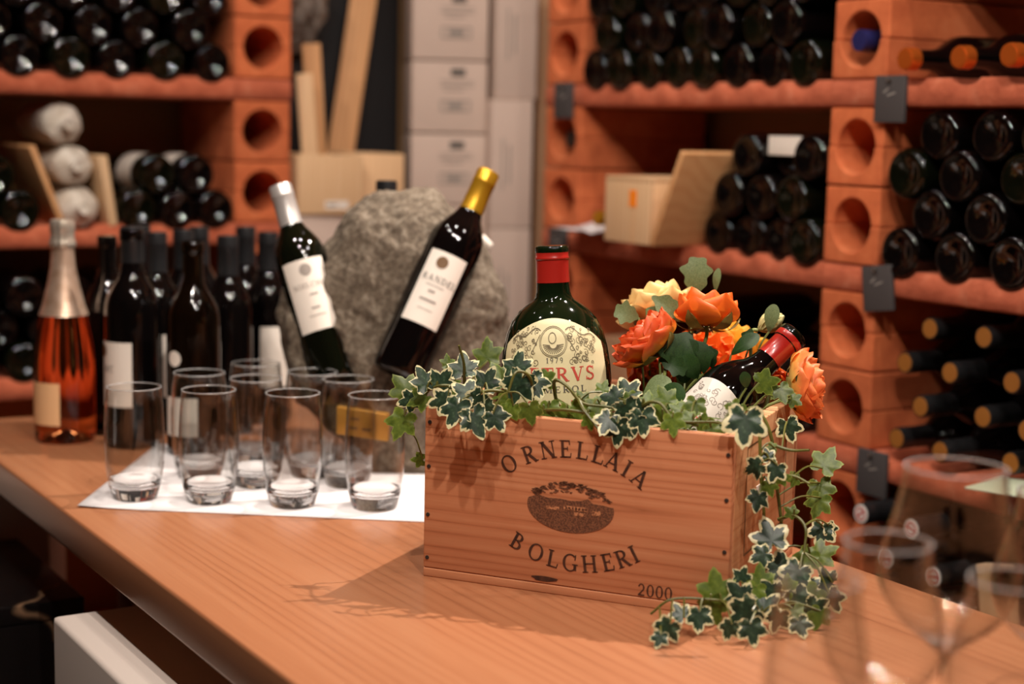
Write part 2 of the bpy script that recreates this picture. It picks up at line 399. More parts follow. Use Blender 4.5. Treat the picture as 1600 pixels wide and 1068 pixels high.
def glyph(c):
    if c in 'O': return ring(0.45, 0.5, 0.45, 0.52, 0, 360, TK, TN, 30), 0.9
    if c in '0': return ring(0.32, 0.5, 0.32, 0.52, 0, 360, 0.16, TN, 24), 0.64
    if c == 'I': return stem(0.18), 0.36
    if c == 'L': return stem(0.2) + bar(0.2, 0.04, 0.68, 0.04, 0.08) + bar(0.66, 0, 0.7, 0.28, 0.06), 0.72
    if c == 'E': return stem(0.2) + bar(0.2, 0.04, 0.66, 0.04, 0.08) + bar(0.2, 0.96, 0.62, 0.96, 0.08) + bar(0.2, 0.52, 0.5, 0.52, TN) + bar(0.65, 0, 0.7, 0.27, 0.06) + bar(0.62, 1, 0.63, 0.74, 0.06) + bar(0.5, 0.4, 0.5, 0.64, 0.05), 0.72
    if c == 'N': return stem(0.17, wd=TN) + stem(0.8, wd=TN) + bar(0.17, 0.97, 0.79, 0.03, 0.17), 0.97
    if c == 'H': return stem(0.2) + stem(0.78) + bar(0.2, 0.51, 0.78, 0.51, TN), 0.98
    if c == 'A': return bar(0.13, 0, 0.45, 1, TN) + bar(0.78, 0, 0.44, 1.0, 0.17) + bar(0.24, 0.33, 0.64, 0.33, TN) + bar(0, 0.03, 0.28, 0.03, 0.06) + bar(0.6, 0.03, 0.94, 0.03, 0.06), 0.94
    if c == 'V': return bar(0.76, 1, 0.46, 0, TN) + bar(0.13, 1, 0.47, 0.0, 0.17) + bar(0, 0.97, 0.3, 0.97, 0.06) + bar(0.6, 0.97, 0.9, 0.97, 0.06), 0.9
    if c == 'R': return stem(0.2) + ring(0.36, 0.74, 0.34, 0.26, -90, 90, TK, TN, 12) + bar(0.2, 0.96, 0.36, 0.96, TN) + bar(0.2, 0.5, 0.38, 0.5, TN) + bar(0.4, 0.5, 0.74, 0.0, 0.16) + bar(0.64, 0.03, 0.88, 0.03, 0.06), 0.86
    if c == 'P': return stem(0.2) + ring(0.36, 0.72, 0.34, 0.28, -90, 90, TK, TN, 12) + bar(0.2, 0.96, 0.36, 0.96, TN) + bar(0.2, 0.46, 0.38, 0.46, TN), 0.74
    if c == 'B': return stem(0.2) + ring(0.36, 0.76, 0.29, 0.24, -90, 90, TK, TN, 12) + ring(0.36, 0.27, 0.36, 0.27, -90, 90, TK, TN, 12) + bar(0.2, 0.96, 0.37, 0.96, TN) + bar(0.2, 0.53, 0.37, 0.53, TN) + bar(0.2, 0.04, 0.37, 0.04, TN), 0.78
    if c == 'D': return stem(0.2) + ring(0.36, 0.5, 0.48, 0.5, -90, 90, TK, TN, 16) + bar(0.2, 0.96, 0.37, 0.96, TN) + bar(0.2, 0.04, 0.37, 0.04, TN), 0.88
    if c == 'G': return ring(0.46, 0.5, 0.46, 0.52, 48, 318, TK, TN, 22) + stem(0.76, 0.06, 0.44, 2) + bar(0.75, 0.66, 0.78, 0.98, 0.07), 0.94
    if c == 'C': return ring(0.46, 0.5, 0.46, 0.52, 45, 315, TK, TN, 22) + bar(0.76, 0.66, 0.78, 0.98, 0.07), 0.86
    if c == 'T': return stem(0.38, s=1) + bar(0.02, 0.96, 0.74, 0.96, 0.08) + bar(0.03, 1, 0.02, 0.72, 0.06) + bar(0.73, 1, 0.74, 0.72, 0.06), 0.76
    if c == 'S': return ring(0.32, 0.75, 0.28, 0.26, 30, 270, 0.15, 0.1, 14) + ring(0.32, 0.26, 0.31, 0.27, -150, 90, 0.15, 0.1, 14) + bar(0.57, 0.72, 0.58, 0.98, 0.06) + bar(0.04, 0.02, 0.05, 0.28, 0.06), 0.64
    if c == 'M': return stem(0.17, wd=TN) + stem(0.95) + bar(0.17, 0.97, 0.55, 0.05, 0.16) + bar(0.55, 0.05, 0.93, 0.97, TN), 1.12
    if c == 'U': return stem(0.2, 0.3, 1, 2) + stem(0.72, 0.3, 1, 2, TN) + ring(0.45, 0.32, 0.33, 0.34, 180, 360, 0.14, 0.1, 12), 0.92
    if c == '2': return ring(0.32, 0.7, 0.28, 0.32, -25, 165, 0.15, TN, 14) + bar(0.54, 0.58, 0.1, 0.08, 0.12) + bar(0.04, 0.06, 0.6, 0.06, 0.13), 0.64
    if c == '1': return stem(0.24, s=1) + bar(0.05, 0.8, 0.24, 0.97, 0.08), 0.44
    if c == '9': return ring(0.3, 0.7, 0.28, 0.31, 0, 360, 0.13, TN, 18) + ring(0.2, 0.55, 0.38, 0.56, -85, 30, 0.13, TN, 10), 0.62
    if c == '7': return bar(0.04, 0.94, 0.58, 0.94, 0.11) + bar(0.55, 0.92, 0.22, 0, 0.13), 0.6
    # small letters
    if c == 'e': return ring(0.28, 0.33, 0.27, 0.34, 0, 315, 0.14, TN, 18) + bar(0.06, 0.36, 0.52, 0.36, TN), 0.58
    if c == 'r': return stem(0.15, 0, 0.64, 1, 0.13) + ring(0.28, 0.42, 0.2, 0.22, 20, 140, 0.12, 0.1, 8), 0.5
    if c == 'a': return ring(0.26, 0.22, 0.24, 0.22, 0, 360, 0.12, TN, 14) + stem(0.46, 0, 0.5, 0, 0.13) + ring(0.28, 0.44, 0.24, 0.22, 0, 150, 0.12, TN, 8), 0.6
    if c == 'n': return stem(0.13, 0, 0.64, 1, 0.13) + stem(0.48, 0, 0.44, 1, 0.13) + ring(0.3, 0.42, 0.24, 0.23, 0, 150, 0.12, TN, 8), 0.66
    if c == 'd': return ring(0.27, 0.3, 0.25, 0.32, 0, 360, 0.13, TN, 16) + stem(0.47, 0, 1.0, 0, 0.13), 0.6
    if c == 'i': return stem(0.13, 0, 0.62, 1, 0.13) + bar(0.07, 0.84, 0.2, 0.84, 0.13), 0.28
    if c == 'o': return ring(0.28, 0.32, 0.27, 0.34, 0, 360, 0.13, TN, 16), 0.58
    if c == 't': return stem(0.16, 0, 0.86, 0, 0.13) + bar(0.02, 0.62, 0.34, 0.62, 0.07), 0.36
    if c == 'l': return stem(0.12, 0, 1, 0, 0.12), 0.26
    if c == '.': return bar(0.06, 0.07, 0.2, 0.07, 0.14), 0.3
    return [], 0.4
def text_polys(s, h, gap=0.12):
    """list of polygons, centred on x, cap height h"""
    x = 0; out = []
    for c in s:
        g, wd = glyph(c)
        out += [[((px + x) * h, py * h) for px, py in q] for q in g]
        x += wd + gap
    tot = (x - gap) * h
    return [[(px - tot / 2, py) for px, py in q] for q in out], tot
def text_into(mb, s, h, fn, gap=0.12, mat=0):
    for q in text_polys(s, h, gap)[0]: mb.poly([fn(*p) for p in q], mat)
def arc_text(mb, s, h, cx, cz, rad, spread, y, top=True):
    """letters round a circle in the x-z plane; spread = list of letter centre angles in degrees from the vertical"""
    for c, a in zip(s, spread):
        g, wd = glyph(c); a = R(a)
        for q in g:
            P = []
            for px, py in q:
                lx, lz = (px - wd / 2) * h, (py - 0.5) * h
                if top: bx, bz = cx + rad * math.sin(a), cz + rad * math.cos(a); ca, sa = math.cos(a), -math.sin(a)
                else: bx, bz = cx + rad * math.sin(a), cz - rad * math.cos(a); ca, sa = math.cos(a), math.sin(a)
                P.append((bx + lx * ca - lz * sa, y, bz + lx * sa + lz * ca))
            mb.poly(P)

# ------------------------------------------------------------------ room
TH = R(31.6)
NV = Vector((math.cos(TH), math.sin(TH), 0)); VV = Vector((-math.sin(TH), math.cos(TH), 0))   # across / along the table
RIGHT_O = Vector((0.4652, 2.4074, 0)); RIGHT_RZ = TH - PI / 2
LEFT_O = Vector((-0.4299, 3.0825, 0)); LEFT_RZ = TH
MR = Matrix.Translation(RIGHT_O) @ Matrix.Rotation(RIGHT_RZ, 4, 'Z')
ML = Matrix.Translation(LEFT_O) @ Matrix.Rotation(LEFT_RZ, 4, 'Z')
def nv(n, v, z=0.0):
    p = NV * n + VV * v; return Vector((p.x, p.y, z))
WN, WV = RIGHT_O.dot(NV) + 0.33, LEFT_O.dot(VV) + 0.33
def slab(name, n0, n1, v0, v1, z0, z1, mat):
    mb = MB(); mb.box(n0, n1, v0, v1, z0, z1)
    o = mb.build(name, mat); o.rotation_euler = (0, 0, TH)
    return tag(o, kind='structure')
slab('floor', -2.6, WN + 0.1, -1.6, WV + 0.1, -0.1, 0.0, 'floor_tile')
slab('wall_back', -2.6, WN + 0.1, WV, WV + 0.1, 0.0, 2.6, 'wall_plaster')
slab('wall_right', WN, WN + 0.1, -1.6, WV, 0.0, 2.6, 'wall_plaster')
slab('wall_left', -2.7, -2.6, -1.6, WV + 0.1, 0.0, 2.6, 'ceiling_plaster')
slab('wall_front', -2.7, WN + 0.1, -1.7, -1.6, 0.0, 2.6, 'ceiling_plaster')
slab('ceiling', -2.6, WN + 0.1, -1.6, WV + 0.1, 2.6, 2.7, 'ceiling_plaster')

# ------------------------------------------------------------------ terracotta racks
BS, PT, LEVEL = 0.115, 0.04, 0.27          # block side, plank thickness, shelf pitch
def half_block(up):
    r, hw = 0.0395, BS / 2 - 0.0012
    hh = BS / 2 - 0.0012
    out = [(hw, 0), (hw, hh), (-hw, hh), (-hw, 0), (-r, 0)]
    out += [(r * math.cos(R(180 - a)), r * math.sin(R(180 - a)) * 1.02) for a in range(12, 180, 12)] + [(r, 0)]
    if not up: out = [(x, -z) for x, z in out][::-1]
    bm = bmesh.new()
    f = bm.faces.new([bm.verts.new((x, 0, z)) for x, z in out])
    e = bmesh.ops.extrude_face_region(bm, geom=[f])
    bmesh.ops.translate(bm, verts=[x for x in e['geom'] if isinstance(x, bmesh.types.BMVert)], vec=(0, 0.29, 0))
    bmesh.ops.recalc_face_normals(bm, faces=bm.faces)
    ed = [x for x in bm.edges if len(x.link_faces) == 2 and x.calc_face_angle(0) > 0.9]
    bmesh.ops.bevel(bm, geom=ed, offset=0.0028, segments=2, affect='EDGES', profile=0.5)
    me = bpy.data.meshes.new('block'); bm.to_mesh(me); bm.free(); me.materials.append(M['terracotta'])
    return me
HALF = [half_block(False), half_block(True)]
def plank_mesh(x0, x1, seats, depth=0.3, y0=0.0):
    """shelf plank with shallow round seats for bottles along its top"""
    sr, sd = 0.040, 0.011
    hw = math.sqrt(sr * sr - (sr - sd) ** 2)
    top = [(x0, PT)]
    for s in sorted(seats):
        if s - hw < x0 + 0.001 or s + hw > x1 - 0.001: continue
        for k in range(9):
            x = s - hw + 2 * hw * k / 8
            z = PT + (sr - sd) - math.sqrt(max(sr * sr - (x - s) ** 2, 0))
            if x > top[-1][0] + 1e-4: top.append((x, z))
    top.append((x1, PT))
    mb = MB(); n = len(top)
    yy = [y0 + 0.004, y0, y0, y0 + depth]
    rows = [[(x, y0 + 0.005, z) for x, z in top], [(x, y0, z - 0.005) for x, z in top], [(x, y0, 0.004) for x, z in top], [(x, y0 + 0.004, 0) for x, z in top], [(x, y0 + depth, 0) for x, z in top], [(x, y0 + depth, z) for x, z in top], [(x, y0 + 0.005, z) for x, z in top]]
    mb.grid(rows, 0, False)
    for i, rv in ((0, False), (n - 1, True)):
        P = [r[i] for r in rows[:-1]]
        mb.poly(P[::-1] if rv else P)
    return mb
def make_rack(name, label, mtx, rz, pillars, bays, levels, seat_of):
    root = empty(name, mtx.translation, (0, 0, rz)); tag(root, label, 'wine rack')
    for (p0, p1) in pillars:
        for k in range(levels):
            for j in range(2):
                for hf in range(2):
                    o = link('terracotta_block', HALF[hf], root)
                    o.location = ((p0 + p1) / 2 + random.uniform(-0.0015, 0.0015), random.uniform(0, 0.002), k * LEVEL + j * BS + BS / 2)
                    o.scale = ((p1 - p0) / BS, 1, 1)
            mb = plank_mesh(p0 + 0.0008, p1 - 0.0008, [])
            o = mb.build('shelf_plank', 'terracotta_plank', root); o.location.z = k * LEVEL + 2 * BS
    for bi, (b0, b1) in enumerate(bays):
        for k in range(levels):
            # two planks to a bay
            seats = sorted(seat_of(bi, k)); cut = b0 + (b1 - b0) * (0.56 if k % 2 else 0.47)
            cut = min([(a + c) / 2 for a, c in zip(seats[:-1], seats[1:])], key=lambda c: abs(c - cut))
            for a, c in ((b0, cut - 0.0006), (cut + 0.0006, b1)):
                mb = plank_mesh(a, c, seats); o = mb.build('shelf_plank', 'terracotta_plank', root); o.location.z = k * LEVEL + 2 * BS
    return root
def shelf_z(k): return k * LEVEL + 2 * BS + PT      # top of plank k; k=0 -> 0.27
SP_FAR, SP_NEAR, SP_LEFT = 0.0795, 0.098, 0.088
FAR0 = -0.662
far_seats = [FAR0 + 0.043 + SP_FAR * i for i in range(8)]
near_seats = [0.115 + 0.046 + SP_NEAR * i for i in range(9)]
left_seats = [-0.115 - 0.044 - SP_LEFT * i for i in range(10)]
P0 = -0.038 - 0.0742 * 3
PILE_SEATS = [P0 + 0.0742 * i for i in range(4)] + [-0.42, -0.56]
SMALL_PILE = [-0.1545, -0.2285, -0.3025]
rack_right = make_rack('wine_rack', 'terracotta wine rack hung with slate tags beside the long table', MR, RIGHT_RZ, [(-0.785, FAR0), (0.0, 0.115), (1.02, 1.135)], [(FAR0, 0.0), (0.115, 1.02)], 6,
                       lambda b, k: (PILE_SEATS if k == 3 else far_seats) if b == 0 else ([x + SP_NEAR / 2 for x in near_seats] if k == 1 else near_seats))
rack_left = make_rack('wine_rack', 'terracotta wine rack holding bottles wrapped in tissue paper', ML, LEFT_RZ, [(-0.115, 0.0), (-1.135, -1.02)], [(-1.02, -0.115)], 6,
                      lambda b, k: SMALL_PILE + [-0.402, left_seats[4] - 0.004] + left_seats[5:] if k == 3 else left_seats)

# ------------------------------------------------------------------ bottles
BODY = [(0.0, 0.010), (0.018, 0.007), (0.0275, 0.0), (0.0310, 0.0006), (0.0335, 0.0022), (0.0354, 0.0048), (0.0365, 0.0085), (0.0368, 0.013), (0.0368, 0.185), (0.0362, 0.197), (0.0335, 0.209), (0.0275, 0.221), (0.0205, 0.232), (0.0162, 0.243), (0.0146, 0.256), (0.0142, 0.278), (0.0142, 0.284), (0.0157, 0.2855), (0.0157, 0.297), (0.0140, 0.300), (0.0, 0.300)]
CAPS = [(0.0166, 0.240), (0.0160, 0.256), (0.0157, 0.2835), (0.0162, 0.2845), (0.0162, 0.287), (0.0160, 0.289), (0.0160, 0.2995), (0.0152, 0.3025), (0.0, 0.303)]
def body_mesh(mat, prof=BODY, seg=28):
    mb = MB(); mb.lathe(prof, seg); return mb.mesh('bottle_body', mat)
ME_BASE = body_mesh('bottle_dark', seg=26)
ME_BASE_G = body_mesh('bottle_green', seg=26)
def cap_mesh(mat, prof=CAPS, seg=20):
    mb = MB(); mb.lathe(prof, seg); return mb.mesh('capsule', mat)
ME_CAP = {k: cap_mesh(k) for k in ('capsule_black', 'capsule_silver', 'capsule_gold', 'capsule_copper', 'capsule_red', 'capsule_blue', 'capsule_white')}
ME_CAP['capsule_copper'] = cap_mesh('capsule_copper', CAPS[3:])
def end_disc(mat):
    mb = MB(); mb.lathe([(0.0, 0.3036), (0.0132, 0.3034), (0.0136, 0.3022)], 20); return mb.mesh('capsule_top', mat)
ME_DISC = {k: end_disc(k) for k in ('capsule_end', 'capsule_copper', 'capsule_white')}
def rack_bottle(mtx, rz, x, y, z, label, cat_group, out='base', cap=None, disc=None, me=None, name='wine_bottle', tilt=0.0, spin=None):
    o = link(name, me or random.choice((ME_BASE, ME_BASE, ME_BASE_G)))
    o.location = mtx @ Vector((x, y, z))
    if out == 'base': e = Euler((-PI / 2, 0, 0))
    else: e = Euler((PI / 2 + tilt, 0, 0))
    q = Matrix.Rotation(rz, 4, 'Z') @ e.to_matrix().to_4x4() @ Matrix.Rotation(random.uniform(0, 6.28) if spin is None else spin, 4, 'Z')
    o.rotation_euler = q.to_euler()
    tag(o, label, 'bottle', cat_group)
    if cap:
        c = link('capsule', ME_CAP[cap], o)
        if disc: link('capsule_top', ME_DISC[disc], c)
    return o
BR = 0.0368
ORD = ['first', 'second', 'third', 'fourth', 'fifth', 'sixth', 'seventh', 'eighth', 'ninth']
ROWN = ['bottom row', 'second row', 'third row', 'fourth row']
def pile(mtx, rz, k, x0, sp, rows, label, group, out='base', y=0.0, jitter=0.012, near_first=False, pillar='pillar', **kw):
    """staggered rows of lying bottles on shelf k: rows = [(offset in seats, count), ...]"""
    z = shelf_z(k) - 0.011 + BR + 0.0004
    dz = math.sqrt((2 * BR) ** 2 - (sp / 2) ** 2) + 0.0003 if sp < 2 * 2 * BR else 0.05
    L = []
    for r, (off, cnt) in enumerate(rows):
        for i in range(cnt):
            yy = y + random.uniform(-jitter, jitter)
            if out == 'neck': yy += 0.30
            k_ = (i if near_first else cnt - 1 - i)
            which = ('%s bottle from the %s' % (ORD[k_], pillar)) if k_ else 'bottle beside the %s' % pillar
            row = 'only row' if len(rows) == 1 else ROWN[r]
            L.append(rack_bottle(mtx, rz, x0 + (off + i) * sp, yy, z + r * dz, '%s, %s, %s' % (label, which if len(rows) == 1 else row, which) if len(rows) > 1 else '%s, %s' % (label, which), group, out, **kw))
    return L
# right rack, far bay
pile(MR, RIGHT_RZ, 4, far_seats[0], SP_FAR, [(0, 8), (0.5, 7), (0, 8)], 'dark bottle on the shelf above the pine box', 'bottles above the pine box')
PL = pile(MR, RIGHT_RZ, 3, P0, 0.0742, [(0, 4), (0.5, 3), (1.0, 3)], 'dark bottle in the pile beside the pine box', 'bottles beside the pine box')
PL[8].location = MR @ Vector((P0 + 2 * 0.0742, 0.025, (MR.inverted() @ PL[8].location).z))     # the middle one of the top row lies further back, behind the card
pile(MR, RIGHT_RZ, 2, far_seats[3], SP_FAR, [(0, 5), (0.5, 4), (1.0, 1)], 'dark lying bottle behind the orange flowers', 'bottles behind the flowers', y=0.02)
# right rack, near bay
pile(MR, RIGHT_RZ, 3, near_seats[0], SP_NEAR, [(0, 6), (0.5, 5), (0, 6), (0.5, 5)], 'dark bottle base below the copper foils', 'stacked bottles showing their bases below the copper foils', near_first=True)
pile(MR, RIGHT_RZ, 2, near_seats[0], SP_NEAR, [(0, 6), (0.5, 5), (0, 6), (0.5, 5)], 'outward bottle neck above the red emblem caps', 'stacked bottles showing their necks', out='neck', cap='capsule_black', disc='capsule_end', y=0.015, jitter=0.016, near_first=True)
pile(MR, RIGHT_RZ, 4, near_seats[0], SP_NEAR, [(0, 6)], 'bright copper foiled bottle neck on the top shelf', 'copper foiled bottles', out='neck', cap='capsule_copper', disc='capsule_copper', y=-0.012, jitter=0.01, me=ME_BASE, near_first=True)
# bottles lying inside the holes of the pillar blocks
o = rack_bottle(MR, RIGHT_RZ, 0.0575, 0.30, shelf_z(4) + BS / 2 - 0.0020, 'bottle with dark blue capsule lying in a hole of the terracotta pillar', None, 'neck', cap='capsule_blue', me=ME_BASE)
o = rack_bottle(MR, RIGHT_RZ, -0.7235, 0.32, shelf_z(3) + BS * 1.5 - 0.0020, 'dark bottle lying in a hole of the far terracotta pillar', None, 'neck', cap='capsule_black', me=ME_BASE)
# low shelf: caps with a round red and white emblem
for o in pile(MR, RIGHT_RZ, 1, near_seats[0], SP_NEAR, [(0.5, 2), (0, 3), (0.5, 2), (0, 2)], 'red and white emblem cap on the low shelf', 'bottles with red emblem caps', out='neck', cap='capsule_black', disc='capsule_white', y=-0.045, jitter=0.008, near_first=True, me=ME_BASE):
    if 'second row, third' in o['label']: o.location += (MR.to_3x3() @ Vector((0, 0.067, 0)))
    mb = MB()
    for q in ring(0, 0, 0.0098, 0.0098, 0, 360, 0.0022, 0.0022, 22) + bar(-0.006, 0.006, 0.006, -0.006, 0.003): mb.poly([(a, b_, 0.3040) for a, b_ in q])
    mb.build('emblem', 'emblem_red', [c for c in o.children if c.name.startswith('capsule')][0])
# left rack
pile(ML, LEFT_RZ, 4, left_seats[7], SP_LEFT, [(0, 8), (0.5, 7), (0, 8)], 'dark bottle on the shelf above the wrapped bottles', 'bottles on the shelf above the wrapped bottles')
zl = shelf_z(3) - 0.011 + BR + 0.0003
LB = 'dark bottle lying base outward in the small pile between pale board and pillar'
for (x, wh) in ((SMALL_PILE[0], 'against the pillar'), (SMALL_PILE[1], 'middle of bottom row'), (SMALL_PILE[2], 'against the pale board')):
    rack_bottle(ML, LEFT_RZ, x, random.uniform(-0.01, 0.01), zl, 'dark bottle in the small pile by wrapped bottles, ' + wh, 'small pile by the pillar')
def band_label(parent, z0, z1, a0, a1, mat, r=0.0374, rf=None, n=18, nz=2, name='paper_label', ztop=None):
    mb = MB(); rows = []
    for i in range(nz + 1):
        row = []
        for k in range(n + 1):
            a = R(a0 + (a1 - a0) * k / n)
            zt = ztop(k / n) if ztop else z1
            z = z0 + (zt - z0) * i / nz
            rr = rf(z) if rf else r
            row.append((rr * math.sin(a), -rr * math.cos(a), z))
        rows.append(row)
    mb.grid(rows)
    return mb.build(name, mat, parent, fix=False)
for x, wh in ((-0.1915, 'nearer the pillar'), (-0.2655, 'nearer the pale board')):
    o = rack_bottle(ML, LEFT_RZ, x, random.uniform(-0.01, 0.0), zl + 0.0645, 'white labelled dark bottle on top of the small pile, ' + wh, 'labelled bottles on the small pile', spin=0.0)
    band_label(o, 0.045, 0.13, -180, 180, 'label_white', 0.0372, n=30)
for (x, r, wh) in ((left_seats[4] - 0.004, 0, 'bottom row, touching the board'), (left_seats[5], 0, 'bottom row, second from the board'), (left_seats[4] - SP_LEFT / 2 - 0.002, 1, 'upper row, next to the board'), (left_seats[6], 0, 'bottom row, third from the board'), (left_seats[5] - SP_LEFT / 2, 1, 'upper row, second from the board')):
    rack_bottle(ML, LEFT_RZ, x, random.uniform(-0.01, 0.01), zl + r * 0.0612, 'dark bottle base beside the leaning brown board, ' + wh, 'bottles beside the leaning brown board')
pile(ML, LEFT_RZ, 2, left_seats[7], SP_LEFT, [(0, 8), (0.5, 6), (0, 6)], 'dark lying bottle behind the standing bottles', 'bottles behind the standing bottles')
# tissue wrapped bottles
def wrapped(x, z, sgn, label):
    mb = MB()
    prof = [(0.0, 0.30), (0.016, 0.298), (0.018, 0.25), (0.034, 0.205), (0.038, 0.18), (0.039, 0.06), (0.0385, 0.012), (0.034, 0.0), (0.022, -0.006), (0.010, -0.014), (0.007, -0.024), (0.011, -0.036), (0.0, -0.034)]
    def fn(p):
        v = Vector(p); n = noise.noise(v * 60 + Vector((x * 90, z * 70, 0))) * 0.0035
        d = Vector((v.x, v.y, 0))
        if d.length > 1e-4: v += d.normalized() * n
        v.z += noise.noise(v * 45) * 0.004 if v.z < 0.02 else 0
        return tuple(v)
    mb.lathe(prof, 30, fn=fn)
    o = mb.build('wrapped_bottle', 'tissue')
    o.location = ML @ Vector((x, 0.02, z)); o.rotation_euler = (Matrix.Rotation(LEFT_RZ, 4, 'Z') @ Matrix.Rotation(-PI / 2, 4, 'X') @ Matrix.Rotation(sgn, 4, 'Z')).to_euler()
    o.scale = (0.94, 0.94, 0.94); tag(o, label, 'bottle', 'tissue wrapped bottles')
wrapped(-0.4035, shelf_z(3) + 0.0305, 0.3, 'bottle wrapped in white tissue, lowest of three between two boards')
wrapped(-0.4130, shelf_z(3) + 0.0305 + 0.0750, 1.4, 'bottle wrapped in white tissue, middle of three between two boards')
wrapped(-0.4300, shelf_z(3) + 0.0305 + 0.1490, 2.6, 'bottle wrapped in white tissue, topmost of three with twisted end')
def board(name, mat, label, cat, pts, thick, y0, y1, mtx, rz, group=None, bevel=0.0015):
    """a plank: edge seen end-on from (x,z) to (x,z), running back from y0 to y1"""
    (xa, za), (xb, zb) = pts
    dx, dz = xb - xa, zb - za; l = math.hypot(dx, dz); nx, nz = -dz / l * thick, dx / l * thick
    mb = MB(); P = [(xa, za), (xb, zb), (xb + nx, zb + nz), (xa + nx, za + nz)]
    A = [(p[0], y0, p[1]) for p in P]; B = [(p[0], y1, p[1]) for p in P]
    mb.poly(A[::-1]); mb.poly(B)
    for i in range(4): mb.poly([A[i], A[(i + 1) % 4], B[(i + 1) % 4], B[i]])
    o = mb.build(name, mat, bevel=bevel); o.location = mtx.translation; o.rotation_euler = (0, 0, rz)
    return tag(o, label, cat, group)
board('divider_board', 'wood_board', 'brown board leaning between dark bottles and wrapped bottles', 'board', [(-0.434, shelf_z(3) - 0.0005), (-0.488, shelf_z(3) + 0.142)], 0.011, -0.004, 0.22, ML, LEFT_RZ)
board('divider_board', 'wood_pale', 'pale board leaning between the wrapped bottles and the small pile', 'board', [(-0.3400, shelf_z(3) - 0.0005), (-0.358, shelf_z(3) + 0.125)], 0.016, 0.0, 0.24, ML, LEFT_RZ)

# ------------------------------------------------------------------ slate tags
def slate(px_x, k, mtx, rz, label, w_=0.058, h_=0.066, rot=0.0, dz=0.012):
    root = empty('slate_tag', mtx @ Vector((px_x, -0.001, shelf_z(k) - PT / 2 + dz)), (0, 0, rz)); tag(root, label, 'slate tag')
    ca, sa = math.cos(rot), math.sin(rot)
    def fn(p): return (p[0] * ca - p[2] * sa, p[1], p[0] * sa + p[2] * ca)
    mb = MB(); mb.box(-w_ / 2, w_ / 2, -0.007, -0.0005, -h_ + 0.012, 0.012, fn=fn); mb.build('slate_plate', 'slate', root, bevel=0.001)
    mb = MB(); mb.lathe([(0, 0.0), (0.003, 0.0), (0.003, 0.006), (0, 0.007)], 10, fn=lambda p: fn((p[0], -0.006 - p[2], p[1] + 0.006))); mb.build('nail', 'steel', root)
    mb = MB()
    for q in bar(-0.012, -0.012, -0.002, -0.006, 0.002) + bar(-0.004, -0.016, 0.012, -0.012, 0.002): mb.poly([fn((a, -0.0074, b_)) for a, b_ in q])
    mb.build('chalk_mark', 'chalk', root)
slate(0.130, 4, MR, RIGHT_RZ, 'dark square slate tag nailed to the plank under the copper foiled bottles')
slate(0.122, 3, MR, RIGHT_RZ, 'crooked dark slate tag on the plank above the outward necks', rot=0.14)
slate(0.132, 2, MR, RIGHT_RZ, 'dark slate tag on the plank below the outward necks')
slate(-0.714, 4, MR, RIGHT_RZ, 'dark slate tag on the far pillar under the full top shelf')
slate(-0.722, 3, MR, RIGHT_RZ, 'dark slate tag on the far pillar level with the pine box')

# ------------------------------------------------------------------ pine box with leaning lid, papers on the far shelf
def open_box(name, mat, label, mtx, rz, x0, x1, y0, y1, z0, z1, t=0.008):
    root = empty(name, mtx @ Vector((x0, y0, z0)), (0, 0, rz)); tag(root, label, 'box')
    W, D, H = x1 - x0, y1 - y0, z1 - z0
    for nm, q in (('front_panel', (0, W, 0, t, 0, H)), ('back_panel', (0, W, D - t, D, 0, H)), ('side_panel', (0, t, t, D - t, 0, H)), ('side_panel', (W - t, W, t, D - t, 0, H)), ('bottom_panel', (t, W - t, t, D - t, 0, t)), ('lid', (0, W, 0, D, H + 0.0005, H + t))):
        mb = MB(); mb.box(*q); mb.build(nm, mat, root, bevel=0.0012)
    return root, W, D, H
zf = shelf_z(3)
bx, W, D, H = open_box('pine_box', 'wood_pale', 'pale pine box with an orange sticker on the terracotta shelf', MR, RIGHT_RZ, -0.469, -0.340, -0.075, 0.16, zf, zf + 0.104)
mb = MB(); mb.box(0.072, 0.092, -0.001, -0.0002, 0.062, 0.090); tag(mb.build('sticker', 'sticker_orange', bx), 'bright orange sticker')
mb = MB(); mb.box(0.083, 0.0845, -0.0006, -0.0001, 0.0, 0.062); mb.build('panel_joint', 'wood_board', bx)
board('box_lid', 'wood_board', 'brown wooden lid leaning against the pine box beside the bottle pile', 'board', [(-0.322, zf - 0.0005), (-0.245, zf + 0.154)], 0.011, -0.080, 0.17, MR, RIGHT_RZ)
mb = MB()
rows = []
for i in range(7):
    row = []
    for j in range(7):
        x, y = -0.075 + 0.15 * i / 6, 0.12 * j / 6
        row.append((x * (1 - 0.55 * j / 6), y, 0.004 + 0.065 * max(0, (j - 2) / 4) * (1 - abs(i - 3.3) / 4) + 0.006 * noise.noise(Vector((i * 0.9, j * 0.8, 3)))))
    rows.append(row)
mb.grid(rows, smooth=False)
o = mb.build('tissue_paper', 'paper_white'); o.location = MR @ Vector((-0.598, -0.05, zf + 0.004)); o.rotation_euler = (0, 0, RIGHT_RZ); tag(o, 'crumpled white tissue paper lying beside the pine box', 'paper')
sm = o.modifiers.new('thickness', 'SOLIDIFY'); sm.thickness = 0.001
o = rack_bottle(MR, RIGHT_RZ, -0.527, 0.19, zf + 0.0335, 'dark bottle with gold capsule lying neck outward on tissue paper', None, 'neck', cap='capsule_gold', me=ME_BASE)
o.scale = (0.8, 0.8, 0.8)
mb = MB(); mb.box(-0.0374, 0.0374, 0.0, 0.004, 0, 0.030)
o = mb.build('price_card', 'label_white', bevel=0.001); o.location = MR @ Vector((P0 + 2 * 0.0742, 0.012, zf + 0.1555)); o.rotation_euler = (0, 0, RIGHT_RZ); tag(o, 'white card tucked between the topmost bottles of the pile', 'card')
